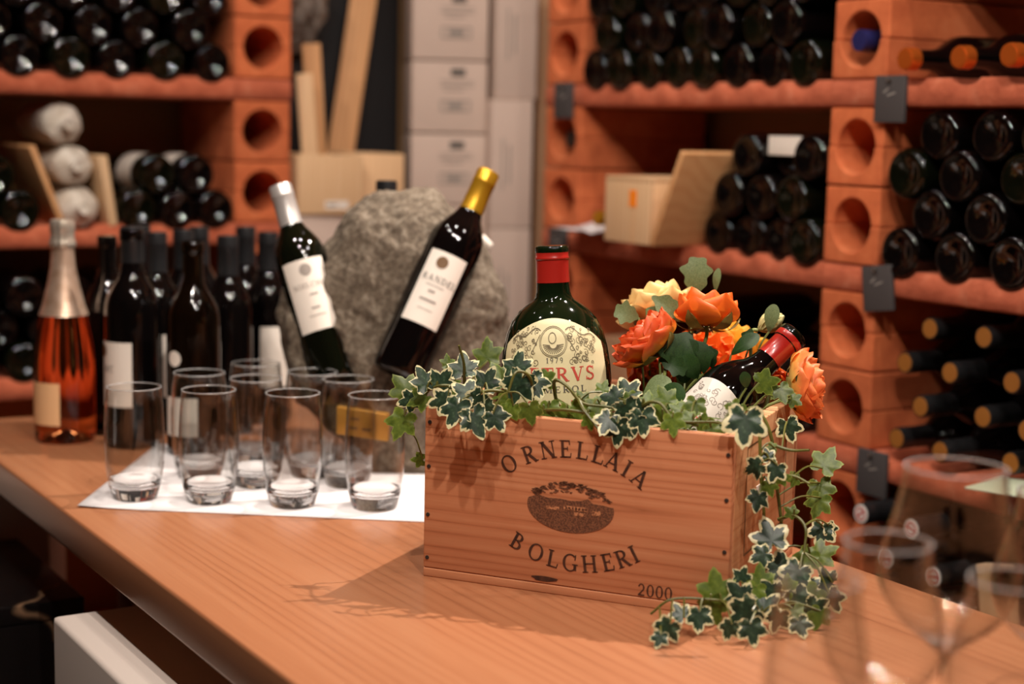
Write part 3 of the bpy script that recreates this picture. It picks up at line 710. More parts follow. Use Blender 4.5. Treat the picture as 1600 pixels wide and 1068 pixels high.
# on the shelf behind the flowers
bx2, W, D, H = open_box('carton', 'carton_tan', 'tan carton on the shelf behind the orange flowers', MR, RIGHT_RZ, -0.63, -0.45, 0.03, 0.24, shelf_z(2), shelf_z(2) + 0.07)
# low near shelf: pale board and a brown carton
board('divider_board', 'wood_pale', 'pale board leaning in front of the brown carton on the low shelf', 'board', [(0.432, shelf_z(1) - 0.0005), (0.400, shelf_z(1) + 0.17)], 0.05, -0.022, -0.002, MR, RIGHT_RZ)
open_box('carton', 'carton_tan', 'brown carton standing behind the pale board on the low shelf', MR, RIGHT_RZ, 0.402, 0.70, 0.03, 0.25, shelf_z(1), shelf_z(1) + 0.19)
mb = MB(); mb.box(0, 0.16, 0, 0.10, 0, 0.006, fn=lambda p: (p[0], p[1], p[2] * 0.5 + 0.004 * p[0] / 0.16))
o = mb.build('leaflet', 'paper_pale', bevel=0.001); o.location = MR @ Vector((0.36, -0.062, shelf_z(2) + 0.0002)); o.rotation_euler = (0, 0, RIGHT_RZ + 0.25); tag(o, 'pale green leaflet lying on the plank below the outward necks', 'leaflet')

# ------------------------------------------------------------------ corner: cartons, wooden boxes, planks
def carton(loc, rz, W, D, H, label, group=None, style='h'):
    root = empty('carton', loc, (0, 0, rz)); tag(root, label, 'carton', group)
    mb = MB(); mb.box(-W / 2, W / 2, 0, D, 0, H); mb.build('box_body', 'carton', root, bevel=0.003)
    mb = MB()
    f = lambda a, b_: (a, -0.0012, b_)
    if style == 'h':
        for q in bar(-0.012, H * 0.60, 0.030, H * 0.60, 0.002) + bar(-0.02, H * 0.66, 0.05, H * 0.66, 0.002) + bar(-0.02, H * 0.72, 0.05, H * 0.72, 0.002): mb.poly([f(a, b_) for a, b_ in q])
        for q in bar(-0.018, H * 0.45, 0.042, H * 0.45, 0.003) + bar(-0.018, H * 0.31, 0.042, H * 0.31, 0.003) + bar(-0.018, H * 0.31, -0.018, H * 0.45, 0.003) + bar(0.042, H * 0.31, 0.042, H * 0.45, 0.003) + bar(-0.004, H * 0.38, 0.028, H * 0.38, 0.012): mb.poly([f(a, b_) for a, b_ in q])
        mb.build('printed_marks', 'ink_soft', root)
        mb = MB(); mb.poly([f(a, b_) for a, b_ in bar(0.002, H * 0.85, 0.032, H * 0.85, 0.016)[0]]); mb.build('printed_stamp', 'ink_grey', root)
    else:
        for q in bar(-0.004, H * 0.35, -0.004, H * 0.65, 0.004) + bar(-0.018, H * 0.3, -0.018, H * 0.7, 0.003): mb.poly([f(a, b_) for a, b_ in q])
        mb.build('printed_marks', 'ink_soft', root)
    mb = MB(); mb.poly([(-W / 2 + 0.002, -0.001, H / 2 - 0.0012), (W / 2 - 0.002, -0.001, H / 2 - 0.0012), (W / 2 - 0.002, -0.001, H / 2 + 0.0012), (-W / 2 + 0.002, -0.001, H / 2 + 0.0012)])
    return root
CY = R(9)
cH = 0.150
pc = at(700, 320, 3.36)
base_z = pc.z - math.floor(pc.z / cH) * cH
nlev = int(math.floor(pc.z / cH))
names = ['white carton in the corner stack, level with the wooden boxes', 'white carton in the corner stack, second above the wooden boxes', 'white carton at the top of the corner stack']
zc = 0.0
hs = [(pc.z) / 7] * 7 + [cH] * 4
for i, hh in enumerate(hs):
    n_ = i - 6
    lb = 'white carton in the corner stack ' + ('level with the wooden boxes' if n_ == 0 else '%s %s the one level with the wooden boxes' % (['one', 'two', 'three', 'four', 'five', 'six'][abs(n_) - 1], 'above' if n_ > 0 else 'below'))
    carton((pc.x, pc.y, zc), CY, 0.158, 0.24, hh - 0.003, lb, 'cartons of the corner stack' if i >= 6 else 'hidden cartons of the corner stack')
    zc += hh
pc2 = at(798, 155, 3.30); ztop = pc2.z
zc = 0.0
h2 = ztop / 5
for i in range(7):
    dx = 0.006 if i < 5 else 0.0
    carton((pc2.x - dx + 0.010, pc2.y - dx, zc), CY, 0.088, 0.24, h2 - 0.001, 'narrow white carton on end beside the rack pillar, %s of its column from the floor' % ORD[i], 'narrow cartons on end', 'v')
    zc += h2
mb = MB(); mb.box(0, 0.06, 0, 0.012, 0, 1.72)
pb = at(836, 300, 3.36); o = mb.build('cardboard_sheet', 'carton_tan', bevel=0.001); o.location = (pb.x, pb.y, 0.0); o.rotation_euler = (0, 0, CY); tag(o, 'tall tan cardboard sheet standing beside the narrow cartons', 'cardboard')
# added black sheet that stands in for the darkness of the gap
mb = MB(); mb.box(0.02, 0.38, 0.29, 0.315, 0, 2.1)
o = mb.build('dark_gap_sheet', 'gap_black', bevel=0.002); o.location = LEFT_O; o.rotation_euler = (0, 0, LEFT_RZ); tag(o, 'tall black sheet added for the dark gap behind the leaning plank', 'board')
# low carton pile that carries the wooden boxes
lowz = 1.095
for i in range(5):
    root = empty('carton', ML @ Vector((0.135, 0.0, i * lowz / 5)), (0, 0, LEFT_RZ)); tag(root, 'wide pale carton under the wooden boxes, %s from the floor' % ORD[i], 'carton', 'cartons under the wooden boxes')
    mb = MB(); mb.box(-0.12, 0.12, 0, 0.23, 0, lowz / 5 - 0.001); mb.build('box_body', 'carton', root, bevel=0.003)
    mb = MB(); mb.box(-0.119, 0.119, -0.0008, -0.0002, 0.1, 0.112); mb.build('tape_strip', 'tape', root)
def wood_case(x0, x1, y0, y1, z0, z1, label, sticker):
    root = empty('wooden_box', ML @ Vector(((x0 + x1) / 2, y0, z0)), (0, 0, LEFT_RZ - R(4))); tag(root, label, 'box')
    W, D, H, t = (x1 - x0), y1 - y0, z1 - z0, 0.009
    for nm, q in (('front_panel', (-W / 2, W / 2, 0, t, 0, H)), ('back_panel', (-W / 2, W / 2, D - t, D, 0, H)), ('side_panel', (-W / 2, -W / 2 + t, t, D - t, 0, H)), ('side_panel', (W / 2 - t, W / 2, t, D - t, 0, H)), ('bottom_panel', (-W / 2 + t, W / 2 - t, t, D - t, 0, t))):
        mb = MB(); mb.box(*q); mb.build(nm, 'wood_pale', root, bevel=0.0012)
    if sticker:
        mb = MB(); mb.box(-0.012, 0.036, -0.0008, -0.0002, 0.010, 0.026); mb.build('paper_label', 'label_white', root)
        mb = MB()
        for q in bar(-0.008, 0.018, 0.012, 0.018, 0.004): mb.poly([(a, -0.0011, b_) for a, b_ in q])
        mb.build('label_print', 'ink_soft', root)
wood_case(0.012, 0.146, -0.01, 0.15, lowz, lowz + 0.115, 'open pale wooden box with a small white label, holding wood offcuts', True)
wood_case(0.152, 0.252, 0.02, 0.17, lowz, lowz + 0.117, 'plain pale wooden box next to the labelled wooden box', False)
def stick(p0, p1, wd, th, label, mat='wood_pale', name='wood_offcut', cat='board', group=None):
    p0, p1 = Vector(p0), Vector(p1); ax = (p1 - p0); L = ax.length
    mb = MB(); mb.box(-wd / 2, wd / 2, -th / 2, th / 2, 0, L)
    o = mb.build(name, mat, bevel=0.0015); o.location = p0
    q = ax.to_track_quat('Z', 'Y').to_matrix().to_4x4()
    zax = ax.normalized(); xax = Vector((math.cos(R(10)), math.sin(R(10)), 0)); xax = (xax - zax * xax.dot(zax)).normalized(); yax = zax.cross(xax)
    o.rotation_euler = Matrix((xax, yax, zax)).transposed().to_euler()
    return tag(o, label, cat, group)
stick(ML @ Vector((0.072, 0.055, lowz + 0.0100)), ML @ Vector((0.050, 0.055, 1.365)), 0.032, 0.018, 'short pale wood offcut standing in the wooden box')
stick(ML @ Vector((0.104, 0.095, lowz + 0.0100)), ML @ Vector((0.083, 0.095, 1.425)), 0.036, 0.018, 'taller pale wood offcut standing in the wooden box', 'wood_board')
stick(ML @ Vector((0.180, 0.200, lowz)), ML @ Vector((0.318, 0.268, 1.76)), 0.055, 0.02, 'long brown plank leaning on the added dark gap sheet behind the wooden boxes', 'wood_board', 'long_plank')
# grey plastic bag up behind the offcuts, on the rack top level
mb = MB()
bm = bmesh.new(); bmesh.ops.create_icosphere(bm, subdivisions=4, radius=1)
for v in bm.verts:
    n = noise.fractal(v.co * 2.2, 1.0, 2.0, 4); v.co = v.co * (1 + 0.3 * n)
    v.co = Vector((v.co.x * 0.05, v.co.y * 0.05, v.co.z * 0.10))
me = bpy.data.meshes.new('bag'); bm.to_mesh(me); bm.free(); me.materials.append(M['plastic_grey'])
o = link('plastic_bag', me); o.location = ML @ Vector((0.115, 0.215, 1.515)); tag(o, 'crumpled grey plastic bag stuffed behind the wood offcuts', 'bag')
mb = MB(); mb.box(0.075, 0.155, 0.245, 0.275, 0, 1.44)
o = mb.build('upright_timber', 'gap_black', bevel=0.002); o.location = LEFT_O; o.rotation_euler = (0, 0, LEFT_RZ); tag(o, 'dark upright timber standing behind the wood offcuts', 'timber')

# ------------------------------------------------------------------ table
TN0, TN1, TV0, TV1, TT = 0.532, 1.222, 0.40, 2.53, 0.046
root = empty('table', (0, 0, 0), (0, 0, TH)); tag(root, 'long cherry wood table carrying the wine crate and glasses', 'table')
mb = MB(); mb.box(TN0, TN1, TV0, TV1, TABLE_Z - TT, TABLE_Z); mb.build('table_top', 'wood_table', root, bevel=0.004)
for n_ in (TN0 + 0.20, TN1 - 0.20):
    for v_ in (TV0 + 0.15, TV1 - 0.35):
        mb = MB(); mb.box(n_ - 0.035, n_ + 0.035, v_ - 0.035, v_ + 0.035, 0, TABLE_Z - TT + 0.001); mb.build('leg', 'wood_table', root, bevel=0.003)
# below the table edge
p = at(82, 962, 1.86)
root = empty('white_box', (p.x, p.y, 0), (0, 0, TH)); tag(root, 'plain white foam box standing on the floor under the table edge', 'box')
bz = p.z
mb = MB(); mb.box(0, 0.34, -0.55, 0.0, 0, bz); mb.build('box_body', 'foam_white', root, bevel=0.006)
mb = MB(); mb.box(0.14, 0.19, -0.549, -0.001, bz, bz + 0.0006); mb.build('tape_strip', 'foam_white', root)
p = at(132, 932, 2.10)
root = empty('marble_plinth', (p.x, p.y, 0), (0, 0, TH)); tag(root, 'black veined marble plinth standing on the floor under the table', 'plinth')
bz = p.z
mb = MB(); mb.box(-0.5, -0.001, 0.001, 0.34, 0, bz - 0.026); mb.build('plinth_body', 'black_marble', root, bevel=0.002)
mb = MB(); mb.box(-0.502, 0.0, 0.0, 0.342, bz - 0.0255, bz); mb.build('plinth_top', 'black_marble', root, bevel=0.002)
p = at(20, 850, 2.4)
carton((p.x - 0.10, p.y, 0), R(9), 0.3, 0.2, p.z + 0.09, 'pale carton standing on the floor behind the black plinth')

# ------------------------------------------------------------------ paper sheet and tumblers
SHEET = [at(x, y, 1) for x, y in ((121, 793), (247, 694), (700, 733), (690, 815))]
def on_table(px, py, z=TABLE_Z):
    r = at(px, py, 1) - CP
    return CP + r * ((z - CAM_Z) / r.z)
P = [on_table(*q) for q in ((121, 793), (247, 694), (720, 735), (716, 818))]
mb = MB(); rows = []
for i in range(13):
    row = []
    for j in range(9):
        u, t = i / 12, j / 8
        a = P[0].lerp(P[3], u); b_ = P[1].lerp(P[2], u); q = a.lerp(b_, t)
        edge = max(0, 0.12 - min(u, 1)) * 0.02
        row.append((q.x, q.y, TABLE_Z + 0.0006 + edge * (1 if t < 0.4 else 0.2)))
    rows.append(row)
mb.grid(rows)
o = mb.build('paper_sheet', 'paper_white'); tag(o, 'white paper sheet spread on the table under the tumblers', 'paper')
sm = o.modifiers.new('thickness', 'SOLIDIFY'); sm.thickness = 0.0004; sm.offset = 1
PZ = TABLE_Z + 0.0012
OUT = [(0.0, 0.0), (0.0255, 0.0), (0.0275, 0.0015), (0.0300, 0.010), (0.0330, 0.022), (0.0358, 0.042), (0.0372, 0.065), (0.0370, 0.090), (0.0352, 0.120), (0.0330, 0.1400)]
INN = [(0.0334, 0.1410), (0.0322, 0.1400), (0.0343, 0.120), (0.0360, 0.090), (0.0361, 0.065), (0.0346, 0.042), (0.0318, 0.026), (0.0290, 0.0185), (0.022, 0.0150), (0.0, 0.0140)]
mb = MB(); mb.lathe(OUT[4:] + [INN[0]] + INN[1:7], 40); ME_WALL = mb.mesh('tumbler_wall', 'glass_thin', fix=True)
mb = MB(); mb.lathe([OUT[0]] + OUT[1:5] + [(0.0318, 0.0255)] + [(0.0295, 0.0195), (0.022, 0.0150), (0.0, 0.0140)], 40); ME_BASEG = mb.mesh('tumbler_base', 'glass_solid', fix=True)
mb = MB()
rr = []
for k in range(7):
    a = 2 * PI * k / 6
    rr.append((0.0331 + 0.0006 * math.cos(a), 0.1406 + 0.0006 * math.sin(a)))
mb.lathe(rr, 40); ME_RIM = mb.mesh('tumbler_rim', 'glass_rim', fix=True)
def tumbler(px, py, dist, label):
    # centre of the base ring on the paper
    p = on_table(px, py, PZ)
    root = empty('tumbler', p); tag(root, label, 'glass', 'clear tumblers on the paper sheet')
    link('wall', ME_WALL, root); link('solid_base', ME_BASEG, root); link('rim', ME_RIM, root)
TUMBLERS = [((211, 777), 'clear tumbler on the corner of the paper sheet beside the sparkling rose'), ((327, 782), 'clear tumbler second along the front edge of the sheet from the rose'), ((457, 788), 'clear tumbler second along the front edge of the sheet from the crate'), ((585, 792), 'clear tumbler on the front edge of the sheet nearest the crate'),
            ((312, 745), 'clear tumbler in the middle row nearest the amber necked bottle'), ((400, 757), 'clear tumbler in the centre of the middle row'), ((543, 757), 'clear tumbler in the middle row in front of the brass plaque'), ((400, 724), 'clear tumbler in the back row beside the standing bottles'), ((487, 742), 'clear tumbler in the back row right in front of the stone')]
for (px, py), lb in TUMBLERS: tumbler(px, py, 0, lb)

# ------------------------------------------------------------------ standing bottles
def standing(px, py_top, zh, name_label, glass='bottle_dark', cap='capsule_black', d=None, scale=1.0, label=None, group=None, width=1.0, spin=0):
    """bottle standing on the table: found from the pixel of its top and its height"""
    r = at(px, py_top, 1) - CP
    t = (TABLE_Z + zh - CAM_Z) / r.z
    p = CP + r * t
    root = empty('wine_bottle', (p.x, p.y, TABLE_Z)); tag(root, name_label, 'bottle', group)
    k = zh / 0.3025
    o = link('glass_body', body_mesh(glass), root); o.scale = (width, width, k)
    if cap: c = link('capsule', ME_CAP[cap], root); c.scale = (1, 1, k)
    root.rotation_euler = (0, 0, spin)
    return root
def face_cam(root): return math.atan2(root.location.x, -root.location.y + 0) 
ST = [ # px, top, height, label, glass, cap
 (159, 366, 0.300, 'slim dark bottle with a bare lipped mouth next to the sparkling rose', 'bottle_dark', None, 0.92),
 (205, 354, 0.318, 'tall dark bottle with a white label bearing a round seal', 'bottle_dark', 'capsule_black', 1.08),
 (226, 352, 0.306, 'dark bottle half hidden behind the bottle with the round seal', 'bottle_dark', 'capsule_black', 1.0),
 (247, 362, 0.302, 'black capped bottle with a thin strip of white label showing', 'bottle_dark', 'capsule_black', 1.0),
 (280, 358, 0.302, 'black capped bottle standing behind the oval label bottle', 'bottle_dark', 'capsule_black', 1.0),
 (308, 355, 0.302, 'black capped bottle standing right behind the amber necked bottle', 'bottle_dark', 'capsule_black', 1.0),
 (301, 374, 0.305, 'uncapped amber necked bottle with a small oval white label', 'bottle_amber', None, 1.02),
 (356, 368, 0.300, 'black capped bottle with a white label strip beside the amber necked one', 'bottle_dark', 'capsule_black', 1.0),
 (384, 354, 0.304, 'black capped bottle behind, between the white strip bottle and the stone', 'bottle_dark', 'capsule_black', 1.0),
 (416, 362, 0.300, 'black capped bottle with a white label standing against the stone', 'bottle_dark', 'capsule_black', 1.0)]
SPOT = [(-0.6072, 2.3844), (-0.5488, 2.2915), (-0.5868, 2.5082), (-0.5412, 2.4178), (-0.5148, 2.4875), (-0.5050, 2.5615), (-0.4514, 2.2445), (-0.4305, 2.4043), (-0.4300, 2.5614), (-0.3850, 2.5015)]
SB = []
for (px, pt, zh, lb, gl_, cp, wd), (sx, sy) in zip(ST, SPOT):
    o = standing(px, pt, zh, lb, gl_, cp, width=wd, group='bottles standing on the table')
    o.location = (sx, sy, TABLE_Z); SB.append(o)
# labels on them (angle 0 faces -y; positive turns to the right)
def seal(parent, r, a, z, rad, mat, name='seal'):
    mb = MB(); rows = []
    for q in (0.0, 0.5, 1.0):
        row = []
        for k in range(24):
            t = 2 * PI * k / 24; b_ = a + rad * q / r * math.cos(t)
            row.append((r * math.sin(b_), -r * math.cos(b_), z + rad * q * math.sin(t)))
        rows.append(row)
    mb.grid(rows, wrap=True)
    return mb.build(name, mat, parent, fix=False)
def cyl_text(parent, s, h, r, a, z, mat, gap=0.12, name='label_print'):
    mb = MB(); text_into(mb, s, h, lambda x, y: (r * math.sin(a + x / r), -r * math.cos(a + x / r), z + y), gap)
    return mb.build(name, mat, parent, fix=False)
LS1 = band_label(SB[1], 0.062, 0.155, -95, 12, 'label_white', 0.0402)
seal(LS1, 0.0406, R(-62), 0.142, 0.009, 'ink_gold'); cyl_text(LS1, 'C', 0.009, 0.0406, R(-34), 0.112, 'ink'); cyl_text(LS1, 'M', 0.009, 0.0406, R(-52), 0.112, 'ink')
band_label(SB[3], 0.055, 0.150, 25, 62, 'label_white', 0.0374)
mbx = seal(SB[6], 0.0382, R(-32), 0.140, 0.011, 'label_white', 'oval_label')
band_label(SB[6], 0.03, 0.085, -60, 20, 'label_white', 0.0380)
band_label(SB[7], 0.065, 0.145, -52, -8, 'label_white', 0.0374)
band_label(SB[9], 0.06, 0.155, -10, 75, 'label_white', 0.0374)
# sparkling rose
CH = [(0.0, 0.020), (0.020, 0.012), (0.034, 0.002), (0.040, 0.0), (0.0435, 0.004), (0.0442, 0.012), (0.0442, 0.110), (0.0425, 0.135), (0.0380, 0.165), (0.0300, 0.200), (0.0225, 0.230), (0.0175, 0.255), (0.0155, 0.280), (0.0155, 0.300), (0.0, 0.302)]
r_ = at(97, 342, 1) - CP
p = CP + r_ * ((TABLE_Z + 0.325 - CAM_Z) / r_.z)
root = empty('sparkling_wine_bottle', (p.x, p.y, TABLE_Z)); tag(root, 'sparkling rose wine bottle with pale foil neck at the end of the table', 'bottle')
mb = MB(); mb.lathe(CH, 48); mb.build('glass_body', 'glass_rose', root)
mb = MB(); mb.lathe([(0.0355, 0.186), (0.0306, 0.200), (0.0232, 0.230), (0.0182, 0.255), (0.0163, 0.280), (0.0163, 0.284)], 36); mb.build('neck_foil', 'foil', root)
mb = MB()
def crk(p):
    a = math.atan2(p[1], p[0]); k = 1 + 0.04 * math.sin(a * 12) * (1 if p[2] < 0.318 else 0.3); return (p[0] * k, p[1] * k, p[2])
mb.lathe([(0.0165, 0.284), (0.0190, 0.286), (0.0186, 0.292), (0.0170, 0.296), (0.0166, 0.305), (0.0176, 0.309), (0.0182, 0.318), (0.0168, 0.3235), (0.011, 0.325), (0.0, 0.3245)], 72, fn=crk); mb.build('cork_foil', 'foil_top', root)
LR = band_label(root, 0.028, 0.090, -100, 6, 'label_peach', 0.0446)

# ------------------------------------------------------------------ stone holding bottles
SD = 2.20
outline = [(424, 500), (428, 465), (448, 436), (488, 404), (512, 375), (532, 340), (556, 306), (590, 296), (640, 293), (676, 300), (706, 328), (738, 366), (760, 405), (776, 440), (793, 486), (792, 540), (786, 620), (776, 690), (700, 722), (610, 724), (560, 720), (512, 694), (456, 640), (430, 560)]
cen = Vector((0, 0, 0))
pts = [at(x, y, SD) for x, y in outline]
pts = [Vector((q.x, 0, max(q.z - TABLE_Z, 0.0))) for q in pts]
for q in pts:
    if q.z < 0.02: q.z = 0.0
sc_ = Vector((-0.165, 0, 0.17))
y_mid = SD * math.cos(0)
bm = bmesh.new()
lay = [(-0.085, 0.62), (-0.070, 0.86), (-0.035, 0.97), (0.0, 1.0), (0.05, 0.97), (0.085, 0.80)]
rings = []
for (yy, s_) in lay:
    ring_ = []
    for q in pts:
        x = sc_.x + (q.x - sc_.x) * s_; z = q.z * (s_ if q.z > 0.05 else 1) if False else (sc_.z + (q.z - sc_.z) * s_)
        if q.z <= 0.02: z = 0.0
        # front leans back towards the top
        ring_.append(bm.verts.new((x, yy * (1.25 - 0.9 * z) + 0.05 * (z - 0.1), max(z, 0.0))))
    rings.append(ring_)
for a, b_ in zip(rings[:-1], rings[1:]):
    for i in range(len(pts)):
        j = (i + 1) % len(pts); bm.faces.new((a[i], a[j], b_[j], b_[i]))
for rg, yo in ((rings[0], -0.012), (rings[-1], 0.01)):
    c = bm.verts.new((sc_.x, sum(v.co.y for v in rg) / len(rg) + yo, sc_.z))
    for i in range(len(rg)): bm.faces.new((rg[i], rg[(i + 1) % len(rg)], c))
bmesh.ops.recalc_face_normals(bm, faces=bm.faces)
bmesh.ops.triangulate(bm, faces=bm.faces)
for it in range(3): bmesh.ops.subdivide_edges(bm, edges=bm.edges, cuts=1, use_grid_fill=True, smooth=0.0)
bm.normal_update()
nrm = {v: v.normal.copy() for v in bm.verts}
for v in bm.verts:
    if v.co.z > 0.004:
        q = v.co * 9
        cell = noise.cell_vector(q * 1.3 + Vector((noise.noise(q * 2), 0, 0)) )
        v.co += nrm[v] * (0.010 * noise.noise(q) + 0.007 * noise.noise(q * 2.7) + 0.004 * noise.noise(q * 7) + 0.003 * abs(noise.noise(q * 13)))
me = bpy.data.meshes.new('stone'); bm.to_mesh(me); bm.free(); me.materials.append(M['stone'])
for pl in me.polygons: pl.use_smooth = True
stone = link('stone', me); stone.location = (0, SD + 0.045, TABLE_Z)
tag(stone, 'rough grey stone block on the table holding tilted bottles', 'stone')
def tilted(top_px, base_px, d_top, d_base, label, glass, cap, L=0.3, wd=1.0):
    a, b_ = at(*base_px, d_base), at(*top_px, d_top)
    ax = (b_ - a).normalized()
    tip = b_; p0 = tip - ax * L
    # bottle frame: z along axis, -y towards the camera
    toc = (CP - p0); yv = -(toc - ax * toc.dot(ax)).normalized(); xv = yv.cross(ax)
    root = empty('wine_bottle', p0, Matrix((xv, yv, ax)).transposed().to_euler()); tag(root, label, 'bottle')
    k = L / 0.303
    o = link('glass_body', body_mesh(glass, seg=40), root); o.scale = (wd, wd, k)
    c = link('capsule', ME_CAP[cap], root); c.scale = (1, 1, k)
    return root
TB1 = tilted((764, 268), (617, 592), 2.205, 2.155, 'dark red wine bottle with gold capsule tilted in the stone', 'bottle_dark', 'capsule_gold', 0.310, 1.0)
TB2 = tilted((437, 290), (528, 600), 2.225, 2.195, 'green wine bottle with silver capsule tilted in the stone', 'bottle_green', 'capsule_silver', 0.285, 0.95)
TB1['label'] = 'dark wine bottle with gold capsule tilted in a groove of the stone'
TB2['label'] = 'green wine bottle with silver capsule tilted in a groove of the stone'
# grooves in the stone for the bottles
for tb, L in ((TB1, 0.310), (TB2, 0.285)):
    kz = L / 0.303; wq = 1.0 if tb is TB1 else 0.95
    mb = MB(); mb.lathe([(0.0, -0.06), (0.0368 * wq + 0.001, -0.06)] + [(max(r * wq, 0.0166) + 0.001, z * kz + 0.001) for r, z in BODY[8:14]] + [(0.0180, 0.4), (0.0, 0.4)], 48)
    cut = mb.build('cutter', 'stone'); cut.matrix_world = mat_of(tb)
    bo = stone.modifiers.new('groove', 'BOOLEAN'); bo.operation = 'DIFFERENCE'; bo.object = cut; bo.solver = 'EXACT'
bpy.context.view_layer.update()
dg = bpy.context.evaluated_depsgraph_get()
new = bpy.data.meshes.new_from_object(stone.evaluated_get(dg))
for md in list(stone.modifiers): stone.modifiers.remove(md)
stone.data = new
for o in [o for o in col.objects if o.name.startswith('cutter')]: bpy.data.objects.remove(o)
LT1 = band_label(TB1, 0.072, 0.175, -46, 40, 'label_white', 0.0372)
seal(LT1, 0.0376, R(-10), 0.160, 0.0085, 'ink_gold')
def cyl_lines(parent, r, rows_, mat):
    for a0, z, wd, hh in rows_:
        mb = MB()
        for k in range(8):
            x0, x1 = wd * (k / 8 - 0.5), wd * ((k + 1) / 8 - 0.5); a = R(a0)
            mb.poly([(r * math.sin(a + x / r), -r * math.cos(a + x / r), z + dz_) for x, dz_ in ((x0, 0), (x1, 0), (x1, hh), (x0, hh))])
        mb.build('fine_print', mat, parent, fix=False)
cyl_text(LT1, 'RANDEL', 0.0088, 0.0376, R(0), 0.132, 'ink_grey', gap=0.14)
cyl_lines(LT1, 0.0376, [(-4, 0.126, 0.026, 0.0012), (-6, 0.117, 0.010, 0.003), (-6, 0.104, 0.024, 0.0030), (-4, 0.092, 0.022, 0.0010)], 'ink_soft')
LT2 = band_label(TB2, 0.070, 0.170, -50, 50, 'label_white', 0.0356)
seal(LT2, 0.0360, R(2), 0.155, 0.0085, 'ink_soft')
cyl_text(LT2, 'NOIS.CHE', 0.007, 0.0360, R(0), 0.130, 'ink_soft')
cyl_lines(LT2, 0.0360, [(6, 0.119, 0.012, 0.0022), (2, 0.100, 0.012, 0.0026), (2, 0.090, 0.024, 0.0012)], 'ink_soft')
# plaque
pp = at(566, 662, 2.108)
root = empty('plaque', pp, (R(-4), 0, R(-2))); tag(root, 'small brass plaque with engraved lines on the stone', 'plaque')
mb = MB(); mb.box(-0.034, 0.034, -0.001, 0.02, -0.018, 0.018, fn=lambda p: (p[0], p[1], p[2] - 0.12 * p[0])); mb.build('plate', 'plaque', root, bevel=0.0006)
mb = MB()
for q in bar(-0.016, 0.007, -0.004, 0.006, 0.004) + bar(-0.018, -0.005, -0.006, -0.006, 0.004) + bar(0.000, -0.007, 0.012, -0.008, 0.004): mb.poly([(a, -0.0016, b_) for a, b_ in q])
tag(mb.build('engraved_text', 'ink_gold', root), kind='stuff')
# third bottle behind the stone: only its cap shows
p = at(604, 282, 2.39)
root = empty('wine_bottle', (p.x, p.y, TABLE_Z)); tag(root, 'bottle behind the stone with only its dark cap showing', 'bottle')
k = (p.z - TABLE_Z) / 0.3025
o = link('glass_body', body_mesh('bottle_dark'), root); o.scale = (1, 1, k); c = link('capsule', ME_CAP['capsule_black'], root); c.scale = (1, 1, k)
mb = MB()
for i in range(1): pass
rows = []
tp = [(748, 370, 2.30), (756, 366, 2.30), (770, 380, 2.29), (763, 392, 2.29)]
mb.poly([at(*q) for q in tp]); o = mb.build('paper_tag', 'label_white'); o.modifiers.new('thickness', 'SOLIDIFY').thickness = 0.001
tag(o, 'small white paper tag sticking out behind the stone', 'paper tag')

# ------------------------------------------------------------------ wooden wine crate
YC = R(-23)
CO = Vector((-0.0887, 1.641, TABLE_Z))
CW, CD, CHT = 0.330, 0.275, 0.181
MC = Matrix.Translation(CO) @ Matrix.Rotation(YC, 4, 'Z')
crate = empty('wine_crate', CO, (0, 0, YC)); tag(crate, 'pine wine crate with burnt lettering, filled with flowers and bottles', 'crate')
t = 0.012
for nm, q, mt in (('front_panel', (0, CW, 0, t, 0.010, CHT), 'wood_crate'), ('back_panel', (0, CW, CD - t, CD, 0.010, CHT), 'wood_crate'), ('bottom_panel', (0, CW, 0, CD, 0, 0.0095), 'wood_crate'),
                  ('side_panel', (0.0, 0.014, t + 0.0003, CD - t - 0.0003, 0.010, CHT - 0.001), 'wood_crate_side'), ('side_panel', (CW - 0.014, CW, t + 0.0003, CD - t - 0.0003, 0.010, CHT - 0.001), 'wood_crate_side')):
    mb = MB(); mb.box(*q); mb.build(nm, mt, crate, bevel=0.0012)
for x, z in ((0.0055, 0.1652), (0.0050, 0.1183), (0.0046, 0.0668), (0.0044, 0.0206), (0.3252, 0.1622), (0.3252, 0.1176), (0.3252, 0.0661)):
    mb = MB(); mb.lathe([(0, -0.0006), (0.0020, -0.0005), (0.0024, 0.0006)], 12, fn=lambda p: (p[0] + x, p[2] * 1.0 - 0.0003, p[1] + z)); mb.build('nail', 'nail_head', crate)
mb = MB()
arc_text(mb, 'ORNELLAIA', 0.0178, 0.1662, 0.1523 - 0.124, 0.124, [-34.5, -22.8, -13.0, -4.2, 4.2, 12.2, 20.0, 27.2, 34.8], -0.0004)
o = mb.build('lettering', 'brand_burn', crate, fix=False)
mb = MB()
arc_text(mb, 'BOLGHERI', 0.0178, 0.1680, 0.0355 + 0.131, 0.131, [-27.6, -17.8, -9.4, -1.0, 8.0, 16.6, 24.0, 29.8], -0.0004, top=False)
mb.build('lettering', 'brand_burn', crate, fix=False)
mb = MB(); text_into(mb, '2000', 0.0122, lambda x, y: (0.2560 + x, -0.0004, 0.0115 + y), 0.13); mb.build('lettering', 'brand_burn', crate, fix=False)
